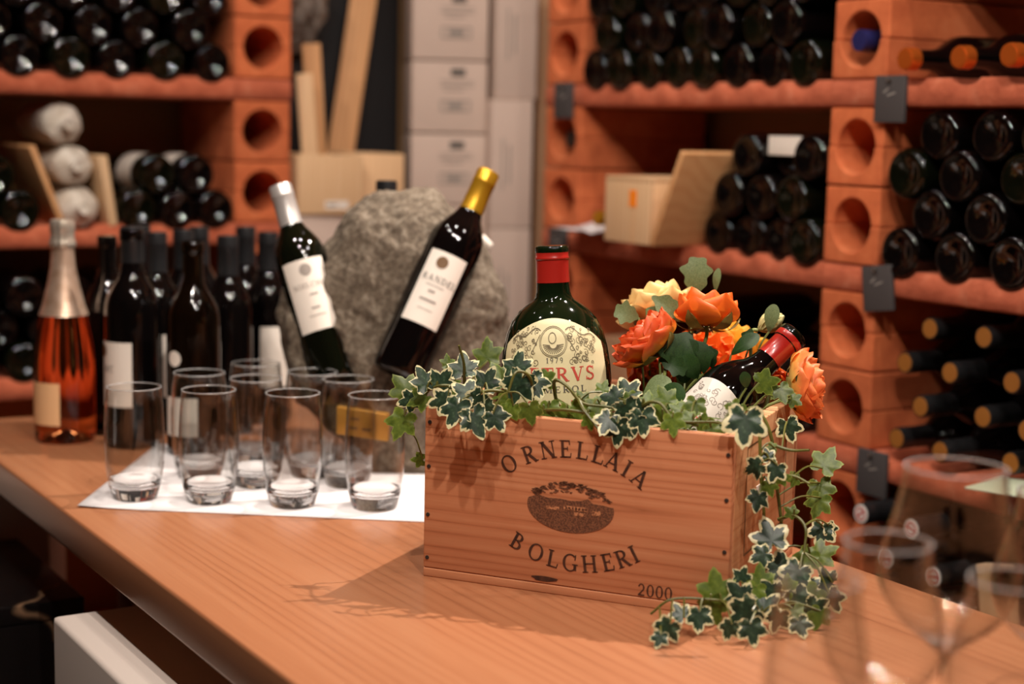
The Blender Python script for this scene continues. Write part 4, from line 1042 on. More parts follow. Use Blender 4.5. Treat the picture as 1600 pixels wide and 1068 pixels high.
# oval engraving: landscape with a long villa under flecked sky
ox, oz, oa, ob = 0.1640, 0.0925, 0.0468, 0.0262
mb = MB()
lo = [(ox + oa * math.cos(R(a)), oz + ob * math.sin(R(a))) for a in range(-180 - 12, 13, 6)]
ridge = [(0.98, 0.16), (0.75, 0.22), (0.52, 0.24), (0.40, 0.40), (0.25, 0.30), (0.0, 0.26), (-0.25, 0.30), (-0.5, 0.28), (-0.75, 0.36), (-0.95, 0.24)]
P = [(x, -0.0004, z) for x, z in lo] + [(ox + oa * a, -0.0004, oz + ob * b_) for a, b_ in ridge]
mb.poly(P)
mb.build('engraved_land', 'engraving', crate, fix=False)
mb = MB()
for k in range(150):
    u = random.uniform(-0.9, 0.9); vmax = math.sqrt(1 - u * u) * 0.97
    v_ = vmax - abs(random.gauss(0, 0.18))
    if v_ < 0.36: continue
    s_ = random.uniform(0.001, 0.0034); a = random.uniform(-0.9, 0.9)
    cx_, cz_ = ox + oa * u, oz + ob * v_
    mb.poly([(cx_ + s_ * 1.6 * math.cos(a), -0.0004, cz_ + s_ * 1.6 * math.sin(a) * 0.6), (cx_, -0.0004, cz_ + s_ * 0.5), (cx_ - s_ * 1.4 * math.cos(a), -0.0004, cz_ - s_ * math.sin(a) * 0.6), (cx_ + 0.0004, -0.0004, cz_ - s_ * 0.5)])
mb.build('engraved_sky', 'engraving', crate, fix=False)
mb = MB()
for (u0, u1, v0, v1) in ((-0.15, 0.42, -0.10, 0.06), (-0.55, -0.25, -0.16, -0.02), (0.10, 0.35, -0.30, -0.16), (0.5, 0.7, -0.2, -0.02)):
    mb.poly([(ox + oa * a, -0.0006, oz + ob * b_) for a, b_ in ((u0, v0), (u1, v0), (u1, v1), (u0, v1))])
mb.build('engraved_villa', 'engraving_light', crate, fix=False)
mb = MB()
for k in range(7):
    u0 = -0.10 + 0.075 * k
    mb.poly([(ox + oa * a, -0.0008, oz + ob * b_) for a, b_ in ((u0, -0.07), (u0 + 0.03, -0.07), (u0 + 0.03, 0.02), (u0, 0.02))])
mb.build('engraved_windows', 'brand_burn', crate, fix=False)
mb = MB()
mb.poly([(0.1375 + 0.014 * math.cos(2 * PI * k / 20) * (1 + 0.2 * math.sin(k)), -0.0004, 0.0150 + 0.0028 * math.sin(2 * PI * k / 20)) for k in range(20)]); mb.build('wood_knot', 'brand_burn', crate, fix=False)
# small sticker and frame lines on the right side
mb = MB(); mb.box(CW + 0.0002, CW + 0.0008, 0.095, 0.145, 0.085, 0.113); mb.build('sticker', 'label_white', crate)
mb = MB()
for q in (((0.055, 0.05), (0.055, 0.16)), ((0.055, 0.16), (0.22, 0.16)), ((0.22, 0.16), (0.22, 0.05)), ((0.22, 0.05), (0.055, 0.05))):
    for c in bar(q[0][0], q[0][1], q[1][0], q[1][1], 0.002): mb.poly([(CW + 0.0004, a, b_) for a, b_ in c])
mb.build('stamped_frame', 'ink_gold', crate, fix=False)

# ------------------------------------------------------------------ bottles in the crate
BIG = [(0.0, 0.037), (0.04, 0.029), (0.052, 0.0165), (0.058, 0.0185), (0.0610, 0.027), (0.0614, 0.037), (0.0614, 0.190), (0.0606, 0.212), (0.0580, 0.232), (0.0535, 0.250), (0.0470, 0.264), (0.0385, 0.274), (0.0300, 0.2805), (0.0232, 0.2850), (0.0205, 0.2885), (0.0190, 0.294), (0.0182, 0.304), (0.0176, 0.330), (0.0176, 0.339), (0.0160, 0.342), (0.0, 0.342)]
def rbig(z):
    for (r0, z0), (r1, z1) in zip(BIG[5:-1], BIG[6:]):
        if z0 <= z <= z1: return r0 + (r1 - r0) * (z - z0) / (z1 - z0) + 0.0005
    return 0.0619
tp = at(862, 384, 1.765)
lean_x, lean_y = -0.058, 0.045
ax = Vector((lean_x, lean_y, 1)).normalized()
p0 = tp - ax * 0.345
yv = Vector((0.02, 1, 0)); yv = (yv - ax * yv.dot(ax)).normalized(); xv = yv.cross(ax)
big = empty('large_wine_bottle', p0, Matrix((xv, yv, ax)).transposed().to_euler()); tag(big, 'big bellied wine bottle with cream label and red capsule in the crate', 'bottle')
mb = MB(); mb.lathe(BIG, 56); mb.build('glass_body', 'bottle_large', big)
mb = MB(); mb.lathe([(0.0187, 0.305), (0.0183, 0.312), (0.0181, 0.330), (0.0189, 0.3305), (0.0189, 0.3325), (0.0181, 0.3335), (0.0183, 0.338)], 36); mb.build('capsule', 'capsule_red', big)
mb = MB(); mb.lathe([(0.0183, 0.338), (0.0186, 0.340), (0.0183, 0.344), (0.0160, 0.3455), (0.0, 0.3450)], 36); mb.build('capsule_top', 'bottle_large', big)
LA0, LA1 = -66, 62
LBIG = band_label(big, 0.105, 0.262, LA0, LA1, 'label_cream', rf=lambda z: rbig(z) + 0.0003, n=40, nz=48, ztop=lambda u: 0.2685 - 0.028 * (abs(u - 0.5) * 2) ** 2.0)
RB = 0.0619
def bigmap(x, z, e=0.0008):
    r = rbig(z) + e; a = x / RB + R(-2)
    return (r * math.sin(a), -r * math.cos(a), z)
for tx, hh, gp, xs, xo, zo, ink in (('1979', 0.0056, 0.35, 1.0, 0.001, 0.2215, 'ink_grey'), ('POMEROL', 0.0068, 0.3, 1.25, 0.002, 0.1895, 'ink_grey'), ('PETRVS', 0.0150, 0.14, 1.12, 0.002, 0.2015, 'ink_red'), ('Grand Vin', 0.0105, 0.16, 1.0, 0.004, 0.1700, 'ink_red')):
    mb = MB(); text_into(mb, tx, hh, lambda x, y: bigmap(x * xs + xo, y + zo), gp)
    mb.build('label_print', ink, LBIG, fix=False)
# generic scrollwork: ring with a plain bust, sprays to both sides
mb = MB()
def lines(P, wd, z0=0.0):
    for a, b_ in zip(P[:-1], P[1:]):
        if math.hypot(b_[0] - a[0], b_[1] - a[1]) < 1e-6: continue
        for c in bar(a[0], a[1], b_[0], b_[1], wd): mb.poly([bigmap(q[0], q[1]) for q in c])
RZ = 0.2440
for rr in (0.0165, 0.0150): lines([(rr * math.cos(R(a)), RZ + rr * math.sin(R(a))) for a in range(0, 361, 15)], 0.0006)
lines([(0.0045 * math.cos(R(a)) - 0.001, RZ + 0.004 + 0.0058 * math.sin(R(a))) for a in range(0, 361, 30)], 0.0009)
for k in range(16):
    a = R(190 + 160 * k / 15); lines([(0.004 * math.cos(a), RZ - 0.003 + 0.004 * math.sin(a)), (0.0125 * math.cos(a), RZ - 0.001 + 0.012 * math.sin(a))], 0.0008)
for s_ in (-1, 1):
    for k in range(44):
        cx_ = s_ * random.uniform(0.020, 0.056); cz_ = RZ + random.uniform(-0.022, 0.016) - 0.25 * max(0, abs(cx_) - 0.035)
        r0 = random.uniform(0.0018, 0.0042); a0 = random.uniform(0, 360); dr = random.choice((-1, 1))
        lines([(cx_ + (r0 * (1 - a / 520)) * math.cos(R(a0 + dr * a)), cz_ + (r0 * (1 - a / 520)) * math.sin(R(a0 + dr * a))) for a in range(0, 420, 40)], random.uniform(0.0004, 0.0008))
    lines([(s_ * (0.016 + 0.040 * u), RZ + 0.012 - 0.012 * u * u + 0.003 * math.sin(u * 9)) for u in [k / 10 for k in range(11)]], 0.0011)
    lines([(s_ * (0.016 + 0.010 * u), RZ + 0.008 - 0.02 * u) for u in [k / 6 for k in range(7)]], 0.0008)
mb.build('label_scrollwork', 'ink_fine', LBIG, fix=False)
# smaller bottle lying in the crate
a_, b_ = at(1147, 613, 1.735), at(1242, 521, 1.755)
ax = (b_ - a_).normalized(); p0 = b_ - ax * 0.278
toc = CP - p0; yv = -(toc - ax * toc.dot(ax)).normalized()
q = Matrix.Rotation(R(-6), 3, ax); yv = q @ yv; xv = yv.cross(ax)
sml = empty('wine_bottle', p0, Matrix((xv, yv, ax)).transposed().to_euler()); tag(sml, 'dark wine bottle with red capsule lying tilted in the crate', 'bottle')
SBD = [(r, z * 0.92) for r, z in BODY]
mb = MB(); mb.lathe(SBD, 44); mb.build('glass_body', 'bottle_dark', sml)
mb = MB(); mb.lathe([(0.0154, 0.235), (0.0150, 0.240), (0.0148, 0.262), (0.0165, 0.264), (0.0166, 0.270)], 32); mb.build('capsule', 'capsule_red', sml)
mb = MB(); mb.lathe([(0.0166, 0.270), (0.0169, 0.272), (0.0166, 0.2765), (0.0150, 0.278), (0, 0.2775)], 32); mb.build('capsule_top', 'bottle_green', sml)
LSM = band_label(sml, 0.075, 0.172, -64, 40, 'label_white', 0.0373, n=24, ztop=lambda u: 0.170 - 0.006 * (abs(u - 0.5) * 2) ** 2)
mb = MB()
sm_map = lambda x, z: (0.0377 * math.sin(x / 0.0377 + R(-12)), -0.0377 * math.cos(x / 0.0377 + R(-12)), z)
for k in range(36):
    cx_, cz_ = random.uniform(-0.028, 0.028), random.uniform(0.138, 0.160); r0 = random.uniform(0.002, 0.005); a0 = random.uniform(0, 360)
    P = [(cx_ + r0 * (1 - a / 520) * math.cos(R(a0 + a)), cz_ + r0 * (1 - a / 520) * math.sin(R(a0 + a))) for a in range(0, 400, 50)]
    for u, v_ in zip(P[:-1], P[1:]):
        for c in bar(u[0], u[1], v_[0], v_[1], 0.0006): mb.poly([sm_map(*z) for z in c])
mb.build('label_scrollwork', 'ink_soft', LSM, fix=False)
mb = MB(); text_into(mb, 'PETRVS', 0.009, lambda x, y: sm_map(x, y + 0.118), 0.14); mb.build('label_print', 'ink_red', LSM, fix=False)

# ------------------------------------------------------------------ what plants must not pass through
def prof_r(prof, z):
    for (r0, z0), (r1, z1) in zip(prof[2:-1], prof[3:]):
        if z0 <= z <= z1 and z1 > z0: return r0 + (r1 - r0) * (z - z0) / (z1 - z0)
    return 0.0
GLASS = [(mat_of(big), mat_of(big).inverted(), BIG, 0.346), (mat_of(sml), mat_of(sml).inverted(), SBD, 0.279)]
HEADS = []                                   # centre and radius of each bloom
MCI = MC.inverted()
def push(p, rad=0.001, heads=False):
    """shortest way out for a world point that lies in a bottle, a crate board, the table or a bloom"""
    v = Vector((0, 0, 0))
    for mw, mi, prof, top_ in GLASS:
        q = mi @ (p + v)
        if -0.002 < q.z < top_:
            rr = max(prof_r(prof, q.z), 0.019) + 0.0012 + rad; d = math.hypot(q.x, q.y)
            if 1e-5 < d < rr: v += mw.to_3x3() @ Vector((q.x / d * (rr - d), q.y / d * (rr - d), 0))
    q = MCI @ (p + v); g = rad + 0.0006
    if q.z < CHT + g and -g < q.x < CW + g and -g < q.y < CD + g and q.z > 0:
        ways = []
        if q.y < t + g: ways = [Vector((0, -g - q.y, 0)), Vector((0, t + g - q.y, 0))]
        elif q.y > CD - t - g: ways = [Vector((0, CD + g - q.y, 0)), Vector((0, CD - t - g - q.y, 0))]
        elif q.x < 0.014 + g: ways = [Vector((-g - q.x, 0, 0)), Vector((0.014 + g - q.x, 0, 0))]
        elif q.x > CW - 0.014 - g: ways = [Vector((CW + g - q.x, 0, 0)), Vector((CW - 0.014 - g - q.x, 0, 0))]
        if ways:
            ways.append(Vector((0, 0, CHT + g - q.z)))
            v += MC.to_3x3() @ min(ways, key=lambda a: a.length)
    if heads:
        for c, r in HEADS:
            e = p + v - c
            if 1e-5 < e.length < r: v += e.normalized() * (r - e.length)
    z = (p + v).z - (TABLE_Z + rad)
    if z < 0: v.z -= z
    return v
def clear_line(P, rad=0.0015):
    return [q + push(q, rad) for q in P]
def clear_leaf(o, off=Vector((0, 0, 0)), heads=False, n=4):
    """slide a whole blade until none of its points lies in something solid"""
    for _ in range(n):
        mw = Matrix.Translation(off) @ mat_of(o)
        best = max((push(mw @ x.co, 0.0005, heads) for x in o.data.vertices), key=lambda a: a.length)
        if best.length < 0.0004: break
        o.location += best
# ------------------------------------------------------------------ ivy
def ivy_leaf_mesh(seed, mats, inner=0.74):
    rnd = random.Random(seed)
    lobes = [(90, 1.0), (30, 0.84), (150, 0.84), (-30, 0.64), (210, 0.64)]
    out = []
    for k in range(60):
        a = -90 + 360 * k / 60
        r = 0.40
        for la, lr in lobes:
            d = abs((a - la + 180) % 360 - 180)
            if d < 36: r = max(r, 0.44 + (lr - 0.44) * (1 - d / 36) ** 0.85)
        if abs((a + 90 + 180) % 360 - 180) < 16: r = 0.16
        out.append((a, r * rnd.uniform(0.93, 1.05)))
    def pt(a, r):
        x, y = r * math.cos(R(a)), r * math.sin(R(a))
        return (x, y, -0.22 * x * x - 0.10 * y * abs(y) + 0.05 * math.sin(a / 57.3 * 5) * r + 0.07 * abs(x))
    mb = MB(); n = len(out)
    mb.v = [pt(0, 0)] + [pt(a, r * (inner - 0.20 * rnd.random() - 0.10 * (0.5 + 0.5 * math.sin(a * 0.14 + seed))) if mats[0] == 'ivy_dark' else r * 0.9) for a, r in out] + [pt(a, r) for a, r in out]
    for i in range(n):
        j = (i + 1) % n
        mb.face((0, 1 + i, 1 + j), 0, True); mb.face((1 + i, 1 + n + i, 1 + n + j, 1 + j), 1, True)
    # centre of blade to leaf base: shift so that the stalk joint is the origin
    mb.v = [(x, y + 0.16, z) for x, y, z in mb.v]
    return mb.mesh('ivy_leaf', mats, fix=False)
IVY_V = [ivy_leaf_mesh(s_, ('ivy_dark', 'ivy_cream'), inn) for s_, inn in ((1, 1.04), (2, 1.0), (3, 1.06), (4, 0.95))]
IVY_G = [ivy_leaf_mesh(s_, ('ivy_green', 'ivy_green_edge'), 0.9) for s_ in (5, 6, 7)]
def leaf(parent, pos, size, roll_deg, tilt=(0, 0), green=False, facing=None):
    """leaf with its face turned roughly to the room; roll 0 = tip up, 180 = tip hanging"""
    me = random.choice(IVY_G if green else IVY_V)
    o = link('leaf', me, parent)
    to = (CP - pos).normalized() if facing is None else Vector(facing).normalized()
    to = (to + Vector((random.uniform(-0.45, 0.45) + tilt[0], random.uniform(-0.2, 0.2), random.uniform(-0.15, 0.5) + tilt[1]))).normalized()
    up = Vector((0, 0, 1)); x_ = up.cross(to).normalized(); y_ = to.cross(x_)
    q = Matrix((x_, y_, to)).transposed() @ Matrix.Rotation(R(roll_deg), 3, 'Z')
    o.rotation_euler = q.to_euler(); o.location = pos; o.scale = (size, size, size)
    return o
def ivy(label, vines, leaves):
    """vines: polylines of world points; leaves: (px, py, depth, size_px, roll, green)"""
    b0 = Vector(vines[0][0])
    root = empty('ivy', (0, 0, 0)); tag(root, label, 'ivy')
    mb = MB(); allp = []
    for vn in vines:
        c = clear_line(catmull(vn, 7), 0.0022); allp += c
        mb.tube(c, [0.0021 - 0.0009 * i / len(c) for i in range(len(c))], 6)
    L = []
    for (px, py, d, s_, rl, g) in leaves:
        pos = at(px, py, d); sz = s_ * d / FPX * 0.80
        # the stalk joint lies half a blade from the leaf centre
        a = R(rl); off = (RT * math.sin(-a) + UP * math.cos(a)) * (sz * 0.32)
        base_p = pos - off
        lf = leaf(root, base_p, sz, rl, green=g); clear_leaf(lf); base_p = lf.location.copy()
        near = min(allp, key=lambda q: (q - base_p).length)
        if (near - base_p).length < 0.09:
            mid = near.lerp(base_p, 0.5) + Vector((0, 0, 0.006))
            L.append(clear_line(catmull([near, mid, base_p], 4), 0.001))
    mb2 = MB()
    for c in L: mb2.tube(c, 0.0010, 5)
    mb.build('vine', 'vine', root)
    if L: mb2.build('leaf_stalks', 'vine', root)
    return root
def cr(x, y, z): return MC @ Vector((x, y, z))
top = CHT
F1 = 1.655   # depth of the crate front at its left end
front_leaves = [
 (664, 594, 1.66, 40, 20, 0), (690, 596, 1.66, 42, -30, 0), (722, 572, 1.68, 44, 10, 0), (760, 594, 1.66, 42, -20, 0), (727, 612, 1.64, 46, 60, 0), (714, 642, 1.62, 50, 170, 0), (742, 656, 1.615, 50, 195, 0), (776, 654, 1.615, 40, 215, 0),
 (632, 606, 1.70, 44, 40, 1), (628, 660, 1.69, 46, 160, 1), (765, 552, 1.76, 44, 10, 1), (805, 570, 1.66, 48, 5, 0), (812, 603, 1.645, 56, 160, 0), (834, 600, 1.65, 46, 200, 0), (852, 594, 1.66, 34, 240, 1), (655, 718, 1.70, 22, 90, 1),
 (690, 626, 1.65, 40, 100, 0), (660, 622, 1.67, 38, 120, 1), (700, 566, 1.70, 22, 0, 1), (746, 626, 1.64, 36, 140, 0), (790, 632, 1.645, 36, 170, 1), (782, 586, 1.68, 40, 30, 1), (760, 640, 1.63, 34, 200, 0), (800, 640, 1.63, 34, 150, 1), (832, 646, 1.62, 36, 190, 1), (700, 604, 1.68, 34, -60, 1), (640, 626, 1.69, 36, 110, 0)]
v1 = [[cr(0.05, 0.06, 0.16), cr(0.04, 0.02, 0.195), cr(0.02, 0.0, 0.205), cr(-0.01, 0.01, 0.19), cr(-0.03, 0.02, 0.165), cr(-0.028, 0.02, 0.15)],
      [cr(0.09, 0.07, 0.16), cr(0.08, 0.02, 0.20), cr(0.05, -0.004, 0.197), cr(0.042, -0.012, 0.178), cr(0.05, -0.014, 0.166)],
      [cr(0.10, 0.05, 0.17), cr(0.11, 0.02, 0.215), cr(0.10, 0.005, 0.225), cr(0.095, -0.004, 0.205)],
      [cr(0.02, 0.05, 0.17), cr(0.03, 0.03, 0.22), cr(0.028, 0.02, 0.245)]]
ivy('variegated ivy with cream edged leaves over the left front corner of the crate', v1, front_leaves)
mid_leaves = [
 (949, 662, 1.585, 42, 150, 0), (966, 672, 1.58, 46, 185, 0), (980, 642, 1.59, 44, 200, 0), (992, 664, 1.575, 40, 170, 0), (1006, 656, 1.575, 46, 190, 0), (975, 611, 1.62, 48, 40, 0), (957, 622, 1.62, 40, 90, 0), (1000, 640, 1.59, 38, 160, 0),
 (1164, 662, 1.53, 64, 175, 0), (1086, 634, 1.60, 34, 170, 1), (1056, 664, 1.57, 36, 190, 1), (1120, 676, 1.56, 30, 200, 1), (1030, 650, 1.585, 34, 150, 1), (1040, 622, 1.61, 36, 30, 1), (930, 636, 1.615, 34, 120, 1), (905, 642, 1.615, 34, 170, 1), (880, 650, 1.615, 34, 150, 1), (910, 622, 1.64, 24, 30, 1), (942, 606, 1.65, 24, -20, 1),
 (1075, 668, 1.565, 28, 100, 1), (1100, 660, 1.57, 28, 220, 1), (1012, 628, 1.61, 34, -10, 1), (1150, 640, 1.56, 34, 150, 1), (860, 640, 1.63, 34, 190, 1), (845, 648, 1.63, 30, 150, 1), (1062, 640, 1.60, 30, 60, 1), (925, 655, 1.60, 26, 200, 1), (985, 625, 1.62, 30, 120, 1)]
v2 = [[cr(0.14, 0.05, 0.17), cr(0.16, 0.02, 0.200), cr(0.175, 0.0, 0.194), cr(0.19, -0.008, 0.182), cr(0.20, -0.010, 0.172)],
      [cr(0.13, 0.06, 0.16), cr(0.135, 0.02, 0.214), cr(0.152, 0.012, 0.214), cr(0.17, 0.012, 0.198), cr(0.20, 0.012, 0.196), cr(0.24, 0.02, 0.188), cr(0.28, 0.02, 0.190)],
      [cr(0.20, 0.06, 0.16), cr(0.23, 0.02, 0.198), cr(0.25, 0.012, 0.205), cr(0.27, 0.008, 0.190), cr(0.31, 0.008, 0.192), cr(0.325, -0.002, 0.19)],
      [cr(0.12, 0.02, 0.185), cr(0.16, 0.008, 0.19), cr(0.22, 0.01, 0.184), cr(0.29, 0.012, 0.186)]]
ivy('variegated ivy with cream edged leaves hanging over the middle of the crate front', v2, mid_leaves)
trail = [
 (1233, 668, 1.66, 40, 200, 0), (1200, 711, 1.58, 24, 20, 0), (1212, 735, 1.575, 36, 160, 0), (1180, 730, 1.565, 34, 120, 0), (1288, 720, 1.66, 46, -20, 1), (1284, 764, 1.66, 42, 200, 1), (1281, 787, 1.65, 40, 170, 1), (1183, 780, 1.565, 34, 160, 0), (1203, 838, 1.565, 56, 20, 0), (1284, 832, 1.63, 42, 170, 0), (1297, 826, 1.63, 26, 200, 0), (1284, 864, 1.62, 42, -60, 1), (1216, 884, 1.575, 52, 60, 0), (1243, 898, 1.57, 52, 150, 0), (1119, 921, 1.53, 54, 10, 1), (1155, 932, 1.52, 46, 40, 0), (1095, 965, 1.50, 42, 190, 0), (1064, 957, 1.505, 34, 30, 0), (1042, 987, 1.48, 42, 150, 0), (1031, 1006, 1.47, 28, 170, 0), (1114, 950, 1.525, 46, 200, 1), (1162, 976, 1.50, 60, 120, 0), (1174, 1000, 1.48, 44, 190, 0), (1247, 938, 1.55, 50, 200, 0), (1273, 954, 1.54, 46, 240, 0), (1140, 988, 1.49, 34, 160, 0), (1196, 946, 1.52, 46, -30, 0), (1215, 966, 1.51, 42, 160, 0), (1290, 912, 1.58, 44, 100, 0), (1262, 872, 1.60, 38, 160, 1), (1185, 905, 1.55, 42, 10, 1), (1225, 920, 1.55, 40, 80, 1), (1202, 760, 1.575, 26, 200, 1), (1222, 745, 1.60, 24, -80, 1), (1240, 748, 1.62, 22, 90, 1), (1205, 700, 1.59, 20, 100, 1), (1236, 800, 1.60, 22, 60, 1), (1190, 868, 1.56, 36, 120, 0), (1160, 900, 1.545, 30, -20, 0), (1258, 915, 1.57, 44, 20, 0), (1300, 935, 1.57, 40, 210, 0), (1240, 960, 1.53, 40, 190, 1), (1270, 930, 1.56, 40, 140, 1), (1180, 925, 1.53, 36, 170, 1), (1206, 925, 1.54, 38, 40, 0), (1280, 975, 1.53, 36, 170, 1), (1250, 980, 1.51, 36, 200, 0)]
v3 = [[cr(0.30, 0.06, 0.17), cr(0.325, 0.06, 0.197), cr(0.340, 0.055, 0.182), cr(0.345, 0.05, 0.14), cr(0.350, 0.05, 0.10), cr(0.352, 0.045, 0.06), cr(0.355, 0.03, 0.03), cr(0.35, -0.01, 0.02), cr(0.33, -0.04, 0.03), cr(0.29, -0.05, 0.028), cr(0.27, -0.055, 0.012)],
      [cr(0.30, 0.09, 0.17), cr(0.325, 0.09, 0.195), cr(0.345, 0.085, 0.17), cr(0.352, 0.09, 0.12), cr(0.36, 0.085, 0.08), cr(0.365, 0.07, 0.05), cr(0.37, 0.05, 0.02), cr(0.375, 0.0, 0.015), cr(0.37, -0.03, 0.02)],
      [cr(0.345, 0.085, 0.16), cr(0.365, 0.09, 0.155), cr(0.385, 0.085, 0.158)], [cr(0.352, 0.088, 0.125), cr(0.37, 0.085, 0.13), cr(0.388, 0.08, 0.125)], [cr(0.358, 0.08, 0.085), cr(0.375, 0.075, 0.092), cr(0.388, 0.07, 0.082), cr(0.39, 0.06, 0.06)]]
ivy('long variegated ivy trailing down the crate side onto the table', v3, trail)
# moss of small leaves filling the crate top
mb = MB(); rnd = random.Random(3)
for k in range(1400):
    x, y = rnd.uniform(0.033, CW - 0.033), rnd.uniform(0.030, CD - 0.031)
    z = 0.148 + rnd.uniform(0, 0.030)
    if push(MC @ Vector((x, y, z)), 0.012).length > 0: continue
    a, tl = rnd.uniform(0, 2 * PI), rnd.uniform(-0.6, 0.9); s_ = rnd.uniform(0.007, 0.017)
    dx, dy = math.cos(a) * s_, math.sin(a) * s_
    mb.poly([(x - dx, y - dy, z), (x - dy * 0.45, y + dx * 0.45, z + s_ * tl * 0.6), (x + dx, y + dy, z + s_ * tl), (x + dy * 0.45, y - dx * 0.45, z + s_ * tl * 0.4)])
o = mb.build('greenery', 'ivy_green'); o.location = CO; o.rotation_euler = (0, 0, YC)
tag(o, 'small green leaves filling the top of the crate', 'greenery', kind='stuff')
mb = MB(); mb.box(0.0145, CW - 0.0145, 0.0125, CD - 0.0125, 0.0097, 0.150)

# ------------------------------------------------------------------ flowers
def petal_mesh(name, length, width, curl, mat, cup=0.35, wav=0.04, seed=0):
    """petal from its base at the origin rising along +z, curving towards the axis (-y inside)"""
    rnd = random.Random(seed); nu, nv_ = 9, 11
    mb = MB(); uv = []
    rows = []
    for i in range(nv_ + 1):
        t = i / nv_; row = []
        wl = width * (0.30 + 0.70 * math.sin(PI / 2 * t / 0.6) if t < 0.6 else math.sqrt(max(0.0, 1 - ((t - 0.6) / 0.415) ** 2.4)))
        ang = curl[0] + (curl[1] - curl[0]) * t
        # arc length integration
        y = z = 0
        for k in range(12):
            a = R(curl[0] + (curl[1] - curl[0]) * t * (k + 0.5) / 12); y += math.sin(a) * length * t / 12; z += math.cos(a) * length * t / 12
        for j in range(nu + 1):
            u = j / nu * 2 - 1
            x = u * wl / 2
            bulge = cup * width * (u * u) * 0.5
            wv_ = wav * width * t * math.sin(u * 5 + seed * 1.7) * 0.6
            row.append((x, y - bulge * math.cos(R(ang)) + wv_, z + bulge * math.sin(R(ang)) * 0.5 - 0.10 * length * u * u * t))
            uv.append((j / nu, t))
        rows.append(row)
    mb.grid(rows)
    me = mb.mesh(name, mat, fix=False)
    ul = me.uv_layers.new(name='uv')
    for lp in me.loops: ul.data[lp.index].uv = uv[lp.vertex_index]
    return me
def flower(px, py, d, size_px, axis, mat, label, layers, sepals=True, stem_to=None, sepal_scale=1.0, name='ranunculus'):
    """axis: direction the bloom opens to, in right/up/toward-viewer terms"""
    S = size_px * d / FPX
    ax = (RT * axis[0] + UP * axis[1] - FW * axis[2]).normalized()
    c = at(px, py, d) - ax * S * 0.38
    t_ = Vector((0.3, 0.2, 1)) if abs(ax.z) < 0.9 else Vector((1, 0, 0))
    x_ = t_.cross(ax).normalized(); y_ = ax.cross(x_)
    mtx = Matrix((x_, y_, ax)).transposed()
    root = empty(name, c, mtx.to_euler()); tag(root, label, 'flower')
    HEADS.append((c + ax * S * 0.24, S * 0.30))
    rnd = random.Random(int(px))
    for li, (cnt, ln, wd, c0, c1, r0) in enumerate(layers):
        me = petal_mesh('petal', S * ln, S * wd, (c0, c1), mat, seed=li + int(px))
        for k in range(cnt):
            a = 2 * PI * (k + 0.5 * (li % 2)) / cnt + rnd.uniform(-0.12, 0.12)
            o = link('petal', me, root)
            o.location = (r0 * S * math.cos(a + PI / 2), r0 * S * math.sin(a + PI / 2), rnd.uniform(0, 0.02) * S)
            o.rotation_euler = (rnd.uniform(-0.12, 0.12), rnd.uniform(-0.08, 0.08), a)
            o.scale = (1, 1, rnd.uniform(0.94, 1.06))
    if sepals:
        mes = petal_mesh('sepal', S * 0.50 * sepal_scale, S * 0.22, (118, 22), 'sepal', cup=0.4, seed=3)
        for k in range(5):
            a = 2 * PI * k / 5 + 0.3
            o = link('sepal', mes, root); o.rotation_euler = (0, 0, a); o.location = (0.03 * S * math.cos(a + PI / 2), 0.03 * S * math.sin(a + PI / 2), -0.02 * S)
    if stem_to is not None:
        inv = mtx.inverted()
        e = inv @ (Vector(stem_to) - c)
        up_ = inv @ Vector((0, 0, 1))
        P = catmull([(0, 0, 0), (0, 0, -0.20 * S), e * 0.55 + Vector((0, 0, -0.10 * S)) + up_ * 0.012, e], 8)
        P = [inv @ (q - c) for q in clear_line([c + mtx @ q for q in P], 0.0025)]
        mb = MB(); mb.tube(P, 0.0021, 8); mb.build('stem', 'stem_green', root)
    return root
# petal layers: count, length, width, opening start deg, end deg, base radius   (angle from the axis; large = spread)
FULL = [(8, 0.66, 0.64, 104, 14, 0.03), (8, 0.63, 0.60, 90, 0, 0.03), (7, 0.57, 0.52, 72, -14, 0.03), (7, 0.49, 0.44, 54, -24, 0.02), (6, 0.40, 0.34, 36, -30, 0.02), (5, 0.30, 0.24, 20, -30, 0.01)]
CUPF = [(6, 0.70, 0.74, 96, -8, 0.03), (6, 0.67, 0.68, 82, -12, 0.03), (5, 0.58, 0.52, 58, -20, 0.02), (5, 0.46, 0.40, 40, -26, 0.02)]
OPEN = [(8, 0.68, 0.62, 100, 30, 0.03), (7, 0.62, 0.56, 84, 14, 0.03), (7, 0.54, 0.48, 64, 0, 0.02), (6, 0.44, 0.38, 44, -16, 0.02), (5, 0.32, 0.26, 26, -24, 0.01)]
inside = lambda x, y: cr(x, y, 0.155)
flower(1017, 462, 1.85, 116, (-0.25, 0.75, -0.25), 'petal_pale', 'pale apricot ranunculus seen from behind at the top of the bouquet', FULL, True, inside(0.20, 0.17), 1.0)
flower(1105, 470, 1.76, 104, (0.05, 0.96, -0.12), 'petal_orange', 'bright orange ranunculus on a straight stem showing its sepals', CUPF, True, inside(0.215, 0.205), 1.25)
flower(996, 516, 1.745, 114, (-0.62, 0.70, 0.10), 'petal_red', 'red tipped orange ranunculus leaning towards the big bottle', FULL, True, inside(0.22, 0.11), 1.0)
flower(1020, 582, 1.79, 86, (-0.25, 0.10, 0.9), 'petal_rust', 'rust orange ranunculus low beside the big bottle', FULL, False, inside(0.21, 0.12))
flower(1108, 545, 1.815, 116, (0.05, 0.75, 0.55), 'petal_orange', 'wide open orange ranunculus behind the straight stem', OPEN, False, inside(0.225, 0.235))
flower(1166, 522, 1.91, 98, (0.35, 0.8, -0.1), 'petal_yellow', 'yellow orange ranunculus at the back of the bouquet', FULL, False, inside(0.25, 0.240))
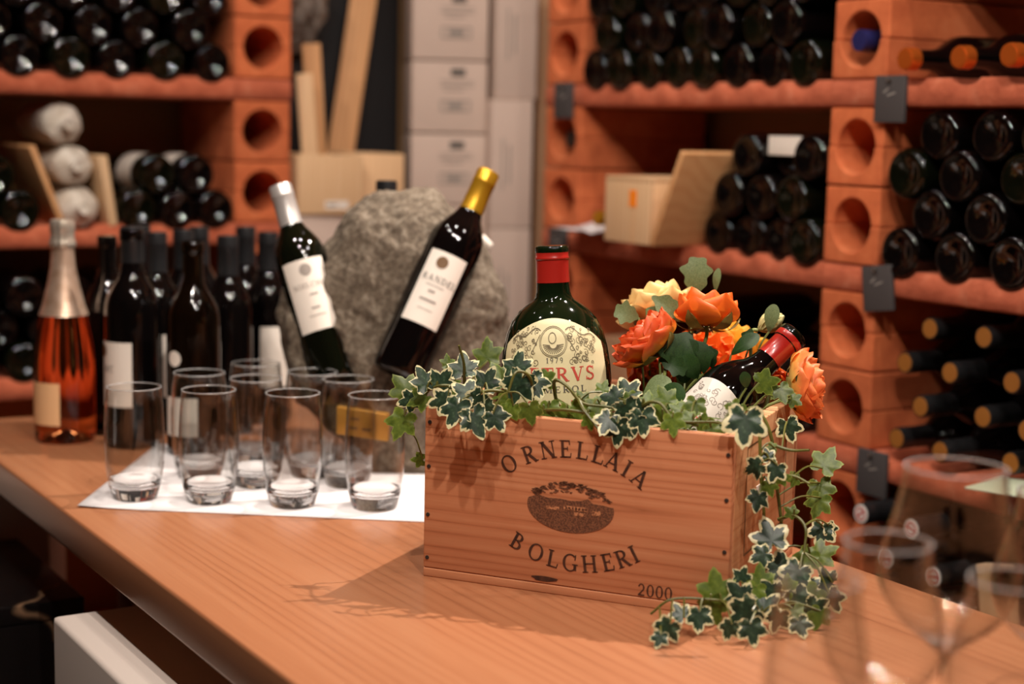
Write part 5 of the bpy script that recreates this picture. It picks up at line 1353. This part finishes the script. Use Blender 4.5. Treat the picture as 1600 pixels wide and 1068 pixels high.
flower(1278, 602, 1.72, 112, (0.85, 0.05, 0.25), 'petal_flame', 'orange and yellow ranunculus drooping over the crate side', FULL, True, cr(0.300, 0.225, 0.170), 0.8)
flower(1214, 598, 1.775, 50, (-0.2, 0.2, 0.9), 'petal_orange', 'small orange ranunculus behind the red capsule bottle', CUPF, False, cr(0.300, 0.240, 0.165))
# bud
BUD = [(5, 0.80, 0.50, 48, -44, 0.02), (5, 0.74, 0.44, 38, -44, 0.01)]
flower(1205, 503, 1.77, 62, (0.75, 0.45, 0.1), 'bud_cream', 'cream green ranunculus bud above the red capsule bottle', BUD, False, inside(0.285, 0.235), 0.9, 'ranunculus_bud')
bud = [o for o in col.objects if o.name.startswith('ranunculus_bud')][0]
me = petal_mesh('sepal', 0.030, 0.013, (50, -8), 'bud_cream', seed=9)
for k in range(4):
    o = link('sepal', me, bud); o.rotation_euler = (0, 0, 2 * PI * k / 4 + 0.5)
# bouquet leaves
def lobed_leaf_mesh(seed, mat, lobes=3, narrow=1.0):
    rnd = random.Random(seed); mb = MB(); n = 48; pts_ = []
    for k in range(n):
        a = 2 * PI * k / n - PI / 2
        y = 0.5 + 0.5 * math.sin(a); x = 0.36 * narrow * math.cos(a)
        f = 1 + (0.22 * math.cos(a * lobes * 2 + PI) if lobes else 0.02) * (0.35 + 0.65 * y)
        x *= f; y = y * (0.9 + 0.1 * f)
        pts_.append((x * (0.45 + 0.75 * min(1, y * 1.3)), y))
    def pt(x, y): return (x, y, 0.35 * x * x + 0.10 * math.sin(y * 3) - 0.25 * y * y * 0.5)
    mb.v = [pt(0, 0.1 + 0.8 * i / 3) for i in range(4)]
    inner = [(x * 0.5, 0.5 + (y - 0.5) * 0.75) for x, y in pts_]
    mb.v = [pt(0, 0.5)] + [pt(*q) for q in inner] + [pt(*q) for q in pts_]
    for i in range(n):
        j = (i + 1) % n
        mb.face((0, 1 + i, 1 + j), 0, True); mb.face((1 + i, 1 + n + i, 1 + n + j, 1 + j), 0, True)
    return mb.mesh('bouquet_leaf', mat, fix=False)
SAGE = [lobed_leaf_mesh(1, 'sage_leaf', 3), lobed_leaf_mesh(2, 'sage_leaf', 4, 1.2), lobed_leaf_mesh(3, 'sage_leaf', 0, 1.0)]
DEEP = [lobed_leaf_mesh(4, 'deep_leaf', 4, 1.0), lobed_leaf_mesh(5, 'deep_leaf', 3, 0.8), lobed_leaf_mesh(6, 'deep_leaf', 0, 0.9)]
root = empty('foliage_sprig', cr(0.235, 0.13, 0.155)); tag(root, 'sprig of grey green and deep green lobed leaves among the flowers', 'foliage')
base_s = cr(0.235, 0.13, 0.150)
mbs = MB()
for (bx_, by_, tx, ty, d, kind, vi, wd) in [
    (1087, 462, 1090, 402, 1.84, 0, 1, 0.72), (1118, 455, 1122, 420, 1.84, 0, 2, 0.4), (998, 496, 962, 484, 1.79, 0, 1, 0.8), (1010, 482, 1046, 492, 1.80, 0, 2, 0.6), (1078, 505, 1022, 464, 1.79, 0, 0, 0.45), (1084, 492, 1030, 466, 1.795, 0, 2, 0.28),
    (1058, 590, 1050, 512, 1.755, 1, 0, 1.0), (1088, 588, 1068, 526, 1.75, 1, 1, 0.7), (1030, 560, 1072, 580, 1.74, 1, 0, 0.7), (1112, 596, 1116, 552, 1.745, 1, 1, 0.8), (1130, 590, 1126, 556, 1.745, 1, 1, 0.8),
    (1004, 622, 1046, 592, 1.70, 0, 2, 0.75), (1062, 606, 1084, 566, 1.76, 0, 2, 1.0), (1100, 602, 1080, 566, 1.74, 1, 2, 1.0), (1186, 598, 1226, 592, 1.68, 2, 2, 1.0), (1218, 604, 1230, 636, 1.68, 2, 2, 1.0), (1166, 606, 1163, 582, 1.68, 1, 2, 0.8), (1150, 562, 1192, 530, 1.76, 1, 2, 0.6), (1168, 548, 1172, 515, 1.77, 1, 1, 0.9), (1040, 640, 1060, 600, 1.69, 1, 2, 1.0), (1062, 655, 1050, 625, 1.66, 2, 2, 1.0), (1255, 610, 1250, 580, 1.70, 1, 2, 0.6), (1236, 622, 1256, 634, 1.69, 2, 2, 0.8), (1205, 520, 1213, 478, 1.765, 0, 2, 0.6)]:
    B_, T_ = at(bx_, by_, d), at(tx, ty, d - 0.01)
    ydir = (T_ - B_); L = ydir.length; ydir.normalize()
    zdir = (CP - B_).normalized(); zdir = (zdir - ydir * zdir.dot(ydir)).normalized()
    zdir = (zdir + Vector((random.uniform(-0.3, 0.3), 0, random.uniform(0, 0.3)))); zdir = (zdir - ydir * zdir.dot(ydir)).normalized()
    xdir = ydir.cross(zdir)
    me = (SAGE if kind == 0 else DEEP)[vi] if kind < 2 else IVY_G[vi % 3]
    o = link('leaf', me, root)
    q = Matrix((xdir, ydir, zdir)).transposed()
    o.rotation_euler = q.to_euler(); o.location = B_ - root.location
    if kind == 2: o.scale = (L * 0.75, L * 0.75, L * 0.75)
    else: o.scale = (L * wd * 1.15, L, L)
    clear_leaf(o, root.location, True); B_ = o.location + root.location
    lb_ = MCI @ B_; b0 = MC @ Vector((min(max(lb_.x, 0.03), CW - 0.03), min(max(lb_.y, 0.03), CD - 0.03), 0.152)); b0 = b0.lerp(base_s, 0.25)
    P = [q - root.location for q in clear_line(catmull([b0, b0.lerp(B_, 0.6) + Vector((0, 0, 0.006)), B_], 5), 0.0014)]
    mbs.tube(P, 0.0012, 5)
mbs.build('leaf_stalks', 'stem_green', root)

# ------------------------------------------------------------------ wine glasses in the foreground
def wine_glass(px, py, d, rim_px, total, bowl_h, belly, label):
    """px,py: centre of the rim"""
    c = at(px, py, d); rim = rim_px / 2 * d / FPX
    rmx = rim * belly; zr = c.z - TABLE_Z; zb = zr - bowl_h
    root = empty('wine_glass', (c.x, c.y, TABLE_Z)); tag(root, label, 'glass')
    prof = []
    for k in range(15):
        t_ = k / 14
        # from the bottom of the bowl to the rim
        if t_ < 0.42: r = rmx * math.sin(PI / 2 * min(1, t_ / 0.42)) ** 0.62
        else: u = (t_ - 0.42) / 0.58; r = rmx + (rim - rmx) * (u * u * (3 - 2 * u)) ** 0.9
        prof.append((max(r, 0.004), zb + bowl_h * t_))
    inn = [(max(r - 0.0009, 0.0), z + (0.0025 if i < 2 else 0)) for i, (r, z) in enumerate(prof)][::-1]
    mb = MB(); mb.lathe(prof + inn + [(0.0, inn[-1][1])], 44); mb.build('bowl', 'glass_thin', root)
    mb = MB(); mb.lathe([(0.0, 0.0), (rmx * 0.86, 0.0), (rmx * 0.88, 0.0012), (rmx * 0.4, 0.004), (0.006, 0.010), (0.0038, 0.02), (0.0036, zb - 0.012), (0.0065, zb - 0.002), (0.014, zb + 0.003), (0.019, zb + 0.0085), (0.014, zb + 0.0065), (0.0, zb + 0.0045)], 36); mb.build('stem_and_foot', 'glass_solid', root)
    mb = MB(); mb.lathe([(rim - 0.0004 + 0.0007 * math.cos(2 * PI * k / 6), zr + 0.0007 * math.sin(2 * PI * k / 6)) for k in range(7)], 44); mb.build('rim', 'glass_rim', root)
wine_glass(1494, 730, 1.16, 158, 0.23, 0.135, 1.42, 'large wine glass standing behind the smaller ones at the table end')
wine_glass(1388, 846, 1.06, 136, 0.20, 0.115, 1.40, 'smaller wine glass with narrow rim in front of the large glass')
wine_glass(1282, 905, 0.93, 124, 0.19, 0.105, 1.34, 'wine glass standing next to the trailing ivy')
wine_glass(1585, 905, 1.04, 140, 0.20, 0.115, 1.40, 'wine glass standing at the table edge in front of the rack')
wine_glass(1672, 770, 1.27, 158, 0.23, 0.135, 1.42, 'large wine glass partly cut off beside the table edge')
